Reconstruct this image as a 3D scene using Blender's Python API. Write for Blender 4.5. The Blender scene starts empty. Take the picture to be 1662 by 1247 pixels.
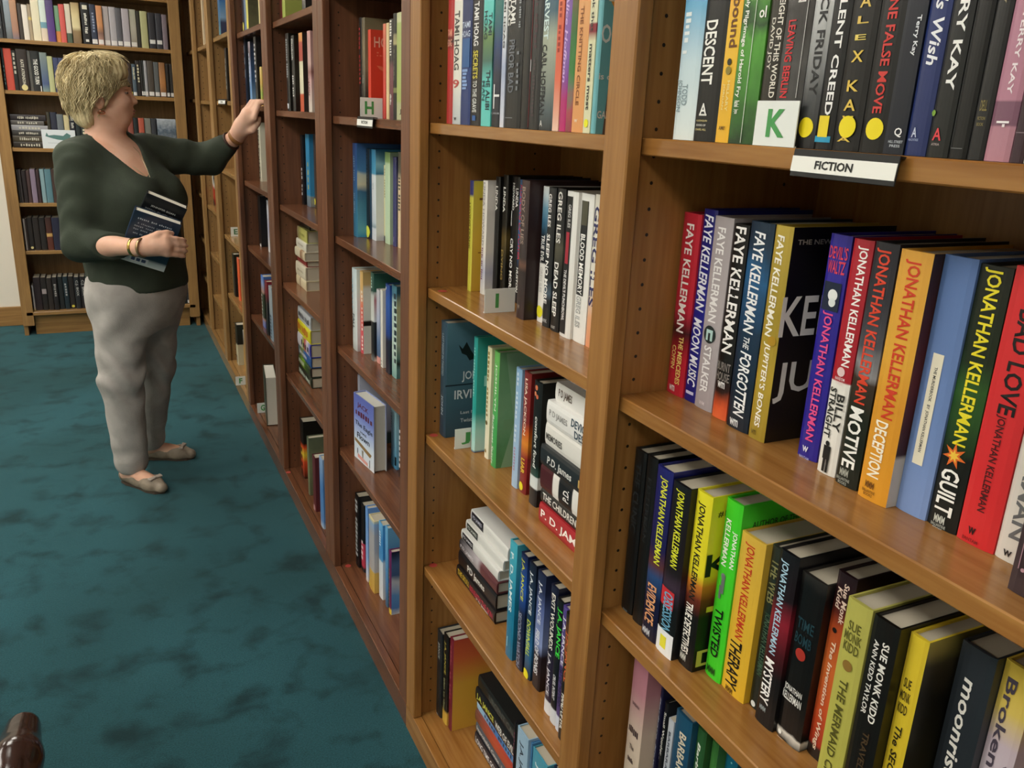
import bpy, bmesh, math, random
import numpy as np
from mathutils import Matrix, Vector, Euler
random.seed(7)
SC = bpy.context.scene
COL = SC.collection
# ------------------------------------------------------------------ camera
CAM = np.array([-0.572, 0.0, 1.4778]); FPX = 1367.18; IW, IH = 1662, 1247
YAW, PITCH, ROLL = math.radians(26.0865), math.radians(17.518), math.radians(2.5763)
_f = np.array([math.sin(YAW)*math.cos(PITCH), math.cos(YAW)*math.cos(PITCH), -math.sin(PITCH)])
_r = np.array([math.cos(YAW), -math.sin(YAW), 0.0]); _u = np.cross(_r, _f)
_c, _s = math.cos(ROLL), math.sin(ROLL)
_r, _u = _c*_r+_s*_u, -_s*_r+_c*_u
cd = bpy.data.cameras.new('camera'); cam = bpy.data.objects.new('camera', cd); COL.objects.link(cam)
cd.sensor_width = 36.0; cd.lens = FPX*36.0/IW; cd.clip_start = 0.05
cam.matrix_world = Matrix(((_r[0], _u[0], -_f[0], CAM[0]), (_r[1], _u[1], -_f[1], CAM[1]), (_r[2], _u[2], -_f[2], CAM[2]), (0, 0, 0, 1)))
SC.camera = cam
SC.view_settings.view_transform = 'Standard'; SC.view_settings.look = 'None'
SC.view_settings.gamma = 1.0; SC.view_settings.use_curve_mapping = False
SC.view_settings.exposure = 0.3
SC.cycles.use_denoising = True
SC.cycles.max_bounces = 8
# ------------------------------------------------------------------ world and lamps
wd = bpy.data.worlds.new('world'); SC.world = wd; wd.use_nodes = True
wd.node_tree.nodes['Background'].inputs[0].default_value = (0.9, 0.95, 1.0, 1)
wd.node_tree.nodes['Background'].inputs[1].default_value = 0.05
CEIL = 2.75
LAMPS = [(-1.55, -0.9), (-1.55, 1.35), (-1.55, 3.3), (-3.3, 0.4), (-3.3, 2.9), (-3.2, 5.2), (-1.2, 5.0)]  # last panel is an unseen extra, added to brighten the far end
LAMP_POWER = 11.5

# ------------------------------------------------------------------ helpers
def ray_on(x, y, axis, val):
    """world point where the photo's pixel ray meets the plane axis=val"""
    d = _f*FPX + _r*(x-IW/2) - _u*(y-IH/2)
    t = (val-CAM[axis])/d[axis]
    return CAM + t*d
def srgb(h):
    if isinstance(h, (tuple, list)): return tuple(h)[:3]
    h = h.lstrip('#'); out = []
    for i in (0, 2, 4):
        c = int(h[i:i+2], 16)/255.0
        out.append(c/12.92 if c <= 0.04045 else ((c+0.055)/1.055)**2.4)
    return tuple(out)
def new_mat(name):
    m = bpy.data.materials.new(name); m.use_nodes = True
    nt = m.node_tree; return m, nt, nt.nodes['Principled BSDF']
MATS = {}
def flat(hexcol, rough=0.5, spec=0.4, metal=0.0, name=None):
    key = ('flat', hexcol, rough, spec, metal)
    if key in MATS: return MATS[key]
    m, nt, b = new_mat(name or 'print')
    b.inputs['Base Color'].default_value = (*srgb(hexcol), 1); b.inputs['Roughness'].default_value = rough
    b.inputs['Specular IOR Level'].default_value = spec; b.inputs['Metallic'].default_value = metal
    MATS[key] = m; return m
def link_obj(name, me, mat=None, parent=None):
    o = bpy.data.objects.new(name, me); COL.objects.link(o)
    if mat is not None:
        for mm in (mat if isinstance(mat, (list, tuple)) else [mat]): me.materials.append(mm)
    if parent is not None: o.parent = parent
    return o
def empty(name, loc=(0, 0, 0), rot=(0, 0, 0)):
    o = bpy.data.objects.new(name, None); COL.objects.link(o); o.location = loc; o.rotation_euler = rot
    o.empty_display_size = 0.05; return o
def tag(o, label, cat, group=None, kind=None):
    o['label'] = label; o['category'] = cat
    if group: o['group'] = group
    if kind: o['kind'] = kind
    return o
def mesh_from(verts, faces, name='mesh', smooth=False, mats=None):
    me = bpy.data.meshes.new(name); me.from_pydata([tuple(v) for v in verts], [], faces); me.update()
    if smooth: me.polygons.foreach_set('use_smooth', [True]*len(me.polygons))
    if mats is not None: me.polygons.foreach_set('material_index', mats)
    return me
def box_mesh(x0, x1, y0, y1, z0, z1, bevel=0.0, name='mesh', seg=1):
    bm = bmesh.new()
    bmesh.ops.create_cube(bm, size=1.0)
    for v in bm.verts:
        v.co = Vector(((x0+x1)/2+v.co.x*(x1-x0), (y0+y1)/2+v.co.y*(y1-y0), (z0+z1)/2+v.co.z*(z1-z0)))
    if bevel > 0:
        bmesh.ops.bevel(bm, geom=list(bm.edges), offset=bevel, segments=seg, affect='EDGES', profile=0.5)
    me = bpy.data.meshes.new(name); bm.to_mesh(me); bm.free(); return me
def prism(pts, axis_from, axis_to, name='mesh'):
    """extrude an XY outline (list of (x,y)) from z0 to z1"""
    n = len(pts); v = [(p[0], p[1], axis_from) for p in pts]+[(p[0], p[1], axis_to) for p in pts]
    f = [tuple(range(n-1, -1, -1)), tuple(range(n, 2*n))]
    for i in range(n): f.append((i, (i+1) % n, n+(i+1) % n, n+i))
    return v, f
# print too small or blurred to read in the photograph: drawn as rows of plain strokes
UNREADABLE = set('''Sister|about grace|ALICE HOFFMAN|The Dovekeepers|Jane|A novel|The Alibi Man|After the Night|THE SECOND ALMOND|BETWEEN GEORGIA|THE SUNDAY WIFE|Jonellen|TAKING THE FIFTH|LYING IN WAIT|UNTIL PROVEN|QUEEN OF THE NIGHT|NIGHT STATION|A NOVEL|STORY OF|ROBERT HARRIS|IMPERIUM|STATES|Beach Music|Pat Conroy|PAT CONROY|MONTANA|the fireman|NORTH|LAST LIGHT|RESCUE|the stolen life|Summerland|HIAASEN|HIGGINS|THE OUTSIDERS|DEAD|Island|SEA CHANGE|Elizabeth George|This Body|THE NOW|John|SERIES|FICTION |NOVEL|BLEEDING HEARTS|JANET|SMOKIN|Plum|JANET EVANOVICH|GONE|KEN|FOLLETT|SEVEN EVE|ANOTHER|DAVID|HOMES|NOTICE|PAPERS|DARKEST BONE|HISTORY|NIGHT|KINGS|MARTIN|SMITH|CAROLINA|CHARLESTON|LOW COUNTRY|ISLANDS|THE SOUTH|KEYS PORTRAIT|THE LAST|NIGHTFALL|SILENCE|HARBOUR|WINTER|THE ROAD|STORIES|A dazzling and moving|story told with wit|and with great heart|one to keep and reread|author of the novel|A Visit|PRAISE FOR EARLIER|NEW YORK|LOTTIE MOON|Poison|BIBLE|ESSAYS|ONE|Original|Small Wonder |GRAND B|Takedown Twenty'''.split('|'))
def strokes(s):
    rnd = random.Random(len(s)*7+ord(s[0])); V = []; F = []; n = len(s)
    for i, ch in enumerate(s):
        if ch == ' ': continue
        a, b = i/n+.1/n, i/n+rnd.uniform(.6, .85)/n; lo, hi = rnd.uniform(0, .2), rnd.uniform(.7, 1); k = len(V)
        V += [(a, lo), (b, lo), (b, hi), (a, hi)]; F.append((k, k+1, k+2, k+3))
    return np.array(V), F, 1.0, 1.0
def text_mesh(s, bold=0.0, shear=0.0):
    """flat mesh of a line of lettering; returns verts (n,2) normalised to its own size, faces"""
    if s in UNREADABLE: return strokes(s)
    key = ('txt', s, bold, shear)
    if key in MATS: return MATS[key]
    cu = bpy.data.curves.new('lettering', 'FONT'); cu.body = s; cu.size = 1.0; cu.resolution_u = 2
    cu.offset = bold; cu.shear = shear; cu.align_x = 'LEFT'
    o = bpy.data.objects.new('lettering', cu)
    me = o.to_mesh()
    v = np.array([p.co[:2] for p in me.vertices]) if len(me.vertices) else np.zeros((0, 2))
    f = [tuple(p.vertices) for p in me.polygons]
    o.to_mesh_clear(); bpy.data.objects.remove(o); bpy.data.curves.remove(cu)
    if len(v):
        v = v-v.min(0); w, h = v.max(0)
        v = v/np.array([max(w, 1e-6), max(h, 1e-6)])
    else: w = h = 1
    MATS[key] = (v, f, w, h); return MATS[key]

# ------------------------------------------------------------------ surface materials
def wood(name, light, dark, grain='z', rough=0.38, scale=1.0, pins=False):
    m, nt, b = new_mat(name); N = nt.nodes; L = nt.links
    tc = N.new('ShaderNodeTexCoord'); mp = N.new('ShaderNodeMapping')
    s = {'z': (22, 22, 1.3), 'y': (22, 1.3, 22), 'x': (1.3, 22, 22)}[grain]
    mp.inputs['Scale'].default_value = [k*scale for k in s]
    L.new(tc.outputs['Object'], mp.inputs['Vector'])
    n1 = N.new('ShaderNodeTexNoise'); n1.inputs['Scale'].default_value = 1.6; n1.inputs['Detail'].default_value = 5; n1.inputs['Distortion'].default_value = 0.6
    L.new(mp.outputs[0], n1.inputs['Vector'])
    n2 = N.new('ShaderNodeTexNoise'); n2.inputs['Scale'].default_value = 7.0; n2.inputs['Detail'].default_value = 3
    L.new(mp.outputs[0], n2.inputs['Vector'])
    mix = N.new('ShaderNodeMix'); mix.data_type = 'FLOAT'; mix.inputs[0].default_value = 0.35
    L.new(n1.outputs[0], mix.inputs[2]); L.new(n2.outputs[0], mix.inputs[3])
    r = N.new('ShaderNodeValToRGB'); r.color_ramp.elements[0].position = 0.32; r.color_ramp.elements[1].position = 0.68
    r.color_ramp.elements[0].color = (*srgb(dark), 1); r.color_ramp.elements[1].color = (*srgb(light), 1)
    L.new(mix.outputs[0], r.inputs[0]); out = r.outputs[0]
    if pins:   # two columns of drilled shelf-pin holes, 32 mm apart
        sp = N.new('ShaderNodeSeparateXYZ'); L.new(tc.outputs['Object'], sp.inputs[0])
        def M(op, a, bb=None):
            q = N.new('ShaderNodeMath'); q.operation = op
            for i, k in enumerate((a, bb)):
                if k is None: continue
                if isinstance(k, (int, float)): q.inputs[i].default_value = k
                else: L.new(k, q.inputs[i])
            return q.outputs[0]
        zz = M('SUBTRACT', M('PINGPONG', sp.outputs[2], 0.016), 0.0)
        d = []
        for xx in (0.047, 0.262):
            dx = M('SUBTRACT', sp.outputs[0], xx)
            d.append(M('SQRT', M('ADD', M('MULTIPLY', dx, dx), M('MULTIPLY', zz, zz))))
        hole = M('LESS_THAN', M('MINIMUM', d[0], d[1]), 0.0023)
        mx = N.new('ShaderNodeMix'); mx.data_type = 'RGBA'
        L.new(hole, mx.inputs[0]); L.new(out, mx.inputs[6]); mx.inputs[7].default_value = (*srgb('1c120a'), 1)
        out = mx.outputs[2]
    L.new(out, b.inputs['Base Color'])
    b.inputs['Roughness'].default_value = rough; b.inputs['Specular IOR Level'].default_value = 0.45
    bp = N.new('ShaderNodeBump'); bp.inputs['Strength'].default_value = 0.08; bp.inputs['Distance'].default_value = 0.002
    L.new(mix.outputs[0], bp.inputs['Height']); L.new(bp.outputs[0], b.inputs['Normal'])
    return m
TAN = ('a97a42', '855626'); RED = ('805338', '583624'); FAR = ('a8824f', '83623b')
WOODS = {}
for nm, (li, da) in (('honey', TAN), ('walnut', RED), ('oak', FAR)):
    for g in 'zyx': WOODS[nm, g] = wood(f'{nm}_wood_{g}', li, da, g, 0.36 if g == 'z' else 0.22)
    WOODS[nm, 'side'] = wood(f'{nm}_side_panel', li, da, 'z', 0.4, pins=True)
WHITE_WALL = None
def wall_mat(name, col, bump=0.02):
    m, nt, b = new_mat(name); N = nt.nodes; L = nt.links
    b.inputs['Base Color'].default_value = (*srgb(col), 1); b.inputs['Roughness'].default_value = 0.8
    n = N.new('ShaderNodeTexNoise'); n.inputs['Scale'].default_value = 60
    bp = N.new('ShaderNodeBump'); bp.inputs['Strength'].default_value = bump
    L.new(n.outputs[0], bp.inputs['Height']); L.new(bp.outputs[0], b.inputs['Normal']); return m
def carpet_mat():
    m, nt, b = new_mat('teal_carpet'); N = nt.nodes; L = nt.links
    tc = N.new('ShaderNodeTexCoord')
    def noise(sc, det, rough=0.55, dist=0.0):
        n = N.new('ShaderNodeTexNoise'); n.inputs['Scale'].default_value = sc; n.inputs['Detail'].default_value = det
        n.inputs['Roughness'].default_value = rough; n.inputs['Distortion'].default_value = dist
        L.new(tc.outputs['Object'], n.inputs['Vector']); return n.outputs[0]
    def ramp(src, p0, p1, c0, c1):
        r = N.new('ShaderNodeValToRGB'); r.color_ramp.elements[0].position = p0; r.color_ramp.elements[1].position = p1
        r.color_ramp.elements[0].color = (*srgb(c0), 1); r.color_ramp.elements[1].color = (*srgb(c1), 1)
        L.new(src, r.inputs[0]); return r.outputs[0]
    base = ramp(noise(0.9, 2, 0.5, 0.3), 0.34, 0.66, '1b4146', '2a5963')
    tread = ramp(noise(7.5, 3, 0.55, 0.25), 0.30, 0.50, '8f9797', 'ffffff')    # trodden, brushed-down pile
    fleck = ramp(noise(260, 2), 0.3, 0.7, 'b8b8b8', 'ffffff')
    def mul(a, c):
        x = N.new('ShaderNodeMix'); x.data_type = 'RGBA'; x.blend_type = 'MULTIPLY'; x.inputs[0].default_value = 1.0
        L.new(a, x.inputs[6]); L.new(c, x.inputs[7]); return x.outputs[2]
    L.new(mul(mul(base, tread), fleck), b.inputs['Base Color'])
    b.inputs['Roughness'].default_value = 0.95; b.inputs['Specular IOR Level'].default_value = 0.1
    b.inputs['Sheen Weight'].default_value = 0.25; b.inputs['Sheen Roughness'].default_value = 0.5
    b.inputs['Sheen Tint'].default_value = (0.4, 0.75, 0.8, 1)
    bp = N.new('ShaderNodeBump'); bp.inputs['Strength'].default_value = 0.5; bp.inputs['Distance'].default_value = 0.004
    L.new(noise(420, 2), bp.inputs['Height']); L.new(bp.outputs[0], b.inputs['Normal'])
    return m

# ------------------------------------------------------------------ room shell
XL, YN, YF, XR = -4.3, -2.6, 6.42, 0.345
def structure(name, me, mat):
    o = link_obj(name, me, mat); o['kind'] = 'structure'; return o
wm = wall_mat('painted_wall', 'e4dfd2')
structure('floor', box_mesh(XL, XR+0.1, YN, YF+0.1, -0.05, 0.0), carpet_mat())
structure('ceiling', box_mesh(XL, XR+0.1, YN, YF+0.1, CEIL, CEIL+0.05), wall_mat('ceiling_paint', 'efece4'))
structure('wall_back', box_mesh(XL, XR+0.1, YF, YF+0.1, 0, CEIL), wm)
structure('wall_right', box_mesh(XR, XR+0.1, YN, YF, 0, CEIL), wm)
structure('wall_left', box_mesh(XL-0.1, XL, YN, YF+0.1, 0, CEIL), wm)
structure('wall_front', box_mesh(XL, XR+0.1, YN-0.1, YN, 0, CEIL), wm)
structure('baseboard_back', box_mesh(XL, -1.12, YF-0.016, YF, 0.0, 0.13, 0.003), WOODS['oak', 'x'])
# fluorescent ceiling panels
def lamp_panel(x, y, i):
    t = empty('ceiling_light', (x, y, CEIL))
    where = ['behind the camera', 'above the nearest bookcase', 'above the standing woman', 'left behind the camera', 'left of the aisle', 'left near the back wall', 'added to brighten the back bookcase'][i]
    tag(t, f'white fluorescent ceiling panel {where}', 'ceiling light', 'fluorescent ceiling panels')
    bm = bmesh.new()
    for (a, b_, c, d) in ((-.32, .32, -.62, -.6), (-.32, .32, .6, .62), (-.32, -.3, -.6, .6), (.3, .32, -.6, .6)):
        q = box_mesh(a, b_, c, d, -0.03, -0.001); bm.from_mesh(q); bpy.data.meshes.remove(q)
    me = bpy.data.meshes.new('mesh'); bm.to_mesh(me); bm.free()
    link_obj('frame', me, flat('f0f0ea', 0.5), t)
    m = MATS.get('diffuser')
    if m is None:
        m, nt, b = new_mat('lamp_diffuser'); MATS['diffuser'] = m
        b.inputs['Emission Color'].default_value = (1.0, 0.95, 0.86, 1); b.inputs['Emission Strength'].default_value = LAMP_POWER
        b.inputs['Base Color'].default_value = (0.9, 0.9, 0.9, 1)
    link_obj('diffuser', box_mesh(-.3, .3, -.6, .6, -0.018, -0.012), m, t)
for i, (lx, ly) in enumerate(LAMPS): lamp_panel(lx, ly, i)

# ------------------------------------------------------------------ bookcases
ST, SB, SH = 0.021, 0.012, 0.0205       # stile thickness, side set-back behind the stile, shelf thickness
FRONT = 0.0235                          # shelf front edge behind the stile face
TOP = 2.12
def bookcase(y0, y1, openings, shelves, stain, label, plinth=True):
    """openings: [(ya, yb)] clear openings between stiles, shelves: one list of shelf heights per opening"""
    W = lambda g: WOODS[stain, g]
    t = empty('bookcase', (0, y0, 0)); tag(t, label, 'bookcase', 'bookcases along the right wall')
    def part(n, x0, x1, a, b, z0, z1, mat, bev=0.0): return link_obj(n, box_mesh(x0, x1, a-y0, b-y0, z0, z1, bev), mat, t)
    ops = sorted(openings); edges = [y0]+[v for o in ops for v in o]+[y1]
    for i in range(0, len(edges), 2):                       # stiles and the panels behind them
        a, b = edges[i], edges[i+1]
        part('stile', 0.0, ST, a+(0.0004 if i == 0 else 0), b-(0.0004 if i+2 == len(edges) else 0), 0.066, TOP, W('z'), 0.002)
        ia = a+0.001 if i == 0 else a+SB; ib = b-0.001 if i+2 == len(edges) else b-SB
        part('side_panel', ST+0.0003, 0.335, ia, ib, 0.0, TOP, W('side'))
    part('back_panel', 0.3255, 0.335, y0+0.002, y1-0.002, 0.0, TOP, W('z')) if len(ops) == 0 else None
    for (a, b), zs in zip(ops, shelves):
        part('back_panel', 0.325, 0.3345, a-SB+0.0005, b+SB-0.0005, 0.0, TOP, W('z'))
        for z in zs:
            part('shelf', FRONT, 0.3245, a-SB+0.001, b+SB-0.001, z-SH, z, W('y'), 0.0015)
        part('bottom_shelf', 0.0006, 0.3245, a-SB+0.001, b+SB-0.001, 0.0665-SH, 0.067, W('y'), 0.0015) if False else None
        part('bottom_shelf', ST+0.001, 0.3245, a-SB+0.001, b+SB-0.001, 0.045, 0.067, W('y'))
    part('kick_board', 0.0, ST, y0+0.0004, y1-0.0004, 0.0, 0.0655, W('y'))
    for (a, b) in ops:
        part('bottom_rail', -0.0004, ST, a+0.0005, b-0.0005, 0.0455, 0.067, W('y'), 0.0012)
    part('top_board', 0.0, 0.335, y0+0.0004, y1-0.0004, TOP+0.0003, TOP+0.022, W('y'))
    return t
Z1, Z2, Z3, Z4, Z5 = 1.462, 1.133, 0.806, 0.478, 0.067
STD = [Z4, Z3, Z2, Z1, 1.785]
bookcase(0.135, 1.689, [(0.193, 0.884), (0.940, 1.631)], [STD, STD], 'honey', 'nearest honey-brown bookcase of two bays, holding the fiction sign')
bookcase(1.689, 2.471, [(1.746, 2.413)], [STD], 'walnut', 'dark walnut bookcase bay holding the letter H card')
bookcase(2.471, 3.305, [(2.530, 3.250)], [[Z4-0.002, 0.840, 1.135, 1.468, 1.762]], 'walnut', 'dark walnut bookcase bay with two flat piles of books')
bookcase(3.305, 4.160, [(3.360, 4.100)], [[0.524, 0.856, 1.152, 1.480, 1.776]], 'walnut', 'dark walnut bookcase bay the woman reaches into')
bookcase(4.160, 4.980, [(4.220, 4.925)], [[0.464, 0.795, 1.150, 1.497, 1.805]], 'oak', 'light oak bookcase bay holding the letter D and E cards')
bookcase(4.980, 5.725, [(5.035, 5.690)], [[0.30, 0.58, 0.875, 1.17, 1.497, 1.795]], 'oak', 'narrow-looking light oak bookcase bay behind the reaching arm')
bookcase(5.725, 6.410, [(5.765, 6.350)], [[0.33, 0.60, 0.905, 1.2, 1.505, 1.80]], 'oak', 'last light oak bookcase bay in the room corner')
# bookcase across the back wall
BY = 6.085
def back_bookcase():
    W = lambda g: WOODS['oak', g]
    t = empty('bookcase', (0, BY, 0)); tag(t, 'oak bookcase across the back wall behind the woman', 'bookcase')
    def part(n, x0, x1, a, b, z0, z1, mat, bev=0.0): return link_obj(n, box_mesh(x0, x1, a, b, z0, z1, bev), mat, t)
    X0, X1 = -1.104, -0.029
    part('stile', X0, X0+0.065, 0, ST, 0.066, TOP, W('z'), 0.002); part('stile', X1-0.065, X1, 0, ST, 0.066, TOP, W('z'), 0.002)
    part('side_panel', X0+0.001, X0+0.025, ST+0.0003, 0.33, 0, TOP, W('z')); part('side_panel', X1-0.025, X1-0.001, ST+0.0003, 0.33, 0, TOP, W('z'))
    part('back_panel', X0+0.026, X1-0.026, 0.32, 0.33, 0, TOP, W('z'))
    for z in BZ: part('shelf', X0+0.026, X1-0.026, 0.02 if z > .2 else 0.0, 0.319, z-0.022, z, W('x'), 0.0015)
    part('kick_board', X0+0.066, X1-0.066, 0.045, 0.06, 0, 0.13, W('x'))
    part('top_board', X0, X1, 0, 0.33, TOP+0.0003, TOP+0.022, W('x'))
BZ = [0.155, 0.545, 0.843, 1.175, 1.508, 1.796, 2.092]
back_bookcase()
# ------------------------------------------------------------------ books
def cover_mat(stops, rough=0.35, mottled=None, name='book_cover'):
    """printed jacket: colour bands up the spine (0 = foot, 1 = head), optional mottled artwork"""
    key = ('cov', tuple(stops), rough, mottled)
    if key in MATS: return MATS[key]
    m, nt, b = new_mat(name); N = nt.nodes; L = nt.links
    b.inputs['Roughness'].default_value = rough; b.inputs['Specular IOR Level'].default_value = 0.45
    if len(stops) == 1 and not mottled:
        b.inputs['Base Color'].default_value = (*srgb(stops[0][1]), 1)
    else:
        tc = N.new('ShaderNodeTexCoord'); sp = N.new('ShaderNodeSeparateXYZ'); L.new(tc.outputs['Generated'], sp.inputs[0])
        fac = sp.outputs[2]
        if mottled:
            n = N.new('ShaderNodeTexNoise'); n.inputs['Scale'].default_value = mottled[0]; n.inputs['Detail'].default_value = 3
            L.new(tc.outputs['Object'], n.inputs['Vector'])
            a = N.new('ShaderNodeMath'); a.operation = 'MULTIPLY_ADD'; a.inputs[1].default_value = mottled[1]; 
            s = N.new('ShaderNodeMath'); s.operation = 'SUBTRACT'; s.inputs[1].default_value = 0.5
            L.new(n.outputs[0], s.inputs[0]); L.new(s.outputs[0], a.inputs[0]); L.new(fac, a.inputs[2]); fac = a.outputs[0]
        r = N.new('ShaderNodeValToRGB'); cr = r.color_ramp
        st = sorted(stops)
        cr.elements[0].position = st[0][0]; cr.elements[0].color = (*srgb(st[0][1]), 1)
        cr.elements[1].position = st[-1][0]; cr.elements[1].color = (*srgb(st[-1][1]), 1)
        for p, c in st[1:-1]:
            e = cr.elements.new(p); e.color = (*srgb(c), 1)
        L.new(fac, r.inputs[0]); L.new(r.outputs[0], b.inputs['Base Color'])
    MATS[key] = m; return m
def parse(c):
    """'aabbcc' or '0 aabbcc, .5 ddeeff | 30 .4' (bands from foot to head | mottle scale and strength)"""
    mott = None
    if '|' in c:
        c, q = c.split('|'); mott = tuple(float(k) for k in q.split())
    c = c.strip()
    if ' ' not in c: return [(0.0, c)] if not mott else [(0.0, c), (1.0, c)], mott
    return [(float(p.split()[0]), p.split()[1]) for p in c.split(',')], mott
def page_mat(col='cdc5b2'):
    key = ('pages', col)
    if key in MATS: return MATS[key]
    m, nt, b = new_mat('page_block'); N = nt.nodes; L = nt.links
    tc = N.new('ShaderNodeTexCoord'); w = N.new('ShaderNodeTexWave'); w.bands_direction = 'Y'; w.inputs['Scale'].default_value = 420; w.inputs['Distortion'].default_value = 1.0
    L.new(tc.outputs['Object'], w.inputs['Vector'])
    r = N.new('ShaderNodeValToRGB'); d = srgb(col)
    r.color_ramp.elements[0].color = (d[0]*.78, d[1]*.76, d[2]*.72, 1); r.color_ramp.elements[1].color = (*d, 1)
    L.new(w.outputs[0], r.inputs[0]); L.new(r.outputs[0], b.inputs['Base Color']); b.inputs['Roughness'].default_value = 0.85
    MATS[key] = m; return m
ORD = ['first', 'second', 'third', 'fourth', 'fifth', 'sixth', 'seventh', 'eighth', 'ninth', 'tenth', 'eleventh', 'twelfth', 'thirteenth', 'fourteenth', 'fifteenth', 'sixteenth', 'seventeenth', 'eighteenth', 'nineteenth', 'twentieth'] + [f'{n}{"th" if n % 100 in (11, 12, 13) else {1: "st", 2: "nd", 3: "rd"}.get(n % 10, "th")}' for n in range(21, 60)]
def short(desc, tail):
    for cut in (' with ', ' showing ', ' behind ', ' and '):
        if len((desc+' '+tail).split()) > 16 and cut in desc:
            desc = desc.split(cut)[0]
            if not any(k in desc for k in ('cover', 'back', 'book')): desc += ' book'
    return f'{desc}, {tail}'
def bulge(y, t, r): return -r*max(0.0, 1-(2*y/t)**2)**0.5 if r else 0.0
def make_book(loc, t, h, D, spine, front=None, texts=(), hard=True, rot=(0, 0, 0), round_=None, pages='c6beab', rough=0.35, back=None):
    """upright book: spine faces -X, head +Z, local Y across the spine (+Y to the viewer's left)"""
    e = empty('book', loc, rot)
    r = (0.0022 if hard else 0.0006) if round_ is None else round_
    r = min(r, t*0.2); bd = 0.0022 if hard else 0.0007; n = 6
    arc = [(bulge(-t/2+t*i/n, t, r)+r, -t/2+t*i/n) for i in range(n+1)]
    outer = [(D, -t/2)]+arc+[(D, t/2)]
    inner = [(D, t/2-bd), (bd+r, t/2-bd), (bd+r, -t/2+bd), (D, -t/2+bd)]
    v, f = prism(outer+inner, 0.0, h)
    st, mo = parse(spine); mats = [cover_mat(st, rough, mo)]
    idx = [0]*len(f)
    # side faces: index 2+i joins outline point i to i+1
    if front: s2, m2 = parse(front); mats.append(cover_mat(s2, rough, m2)); idx[2] = len(mats)-1
    if back: s2, m2 = parse(back); mats.append(cover_mat(s2, rough, m2)); idx[2+n+1] = len(mats)-1
    me = mesh_from(v, f, 'cover', mats=idx)
    cov = link_obj('cover', me, mats, e)
    ins = 0.0032 if hard else 0.0004
    pg = box_mesh(bd+r+0.0006, D-(0.004 if hard else 0.0005), -t/2+bd+0.0001, t/2-bd-0.0001, ins, h-ins)
    link_obj('pages', pg, page_mat(pages), e)
    for i, tx in enumerate(texts): decorate(e, cov, t, h, D, r, tx, i)
    return e
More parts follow.
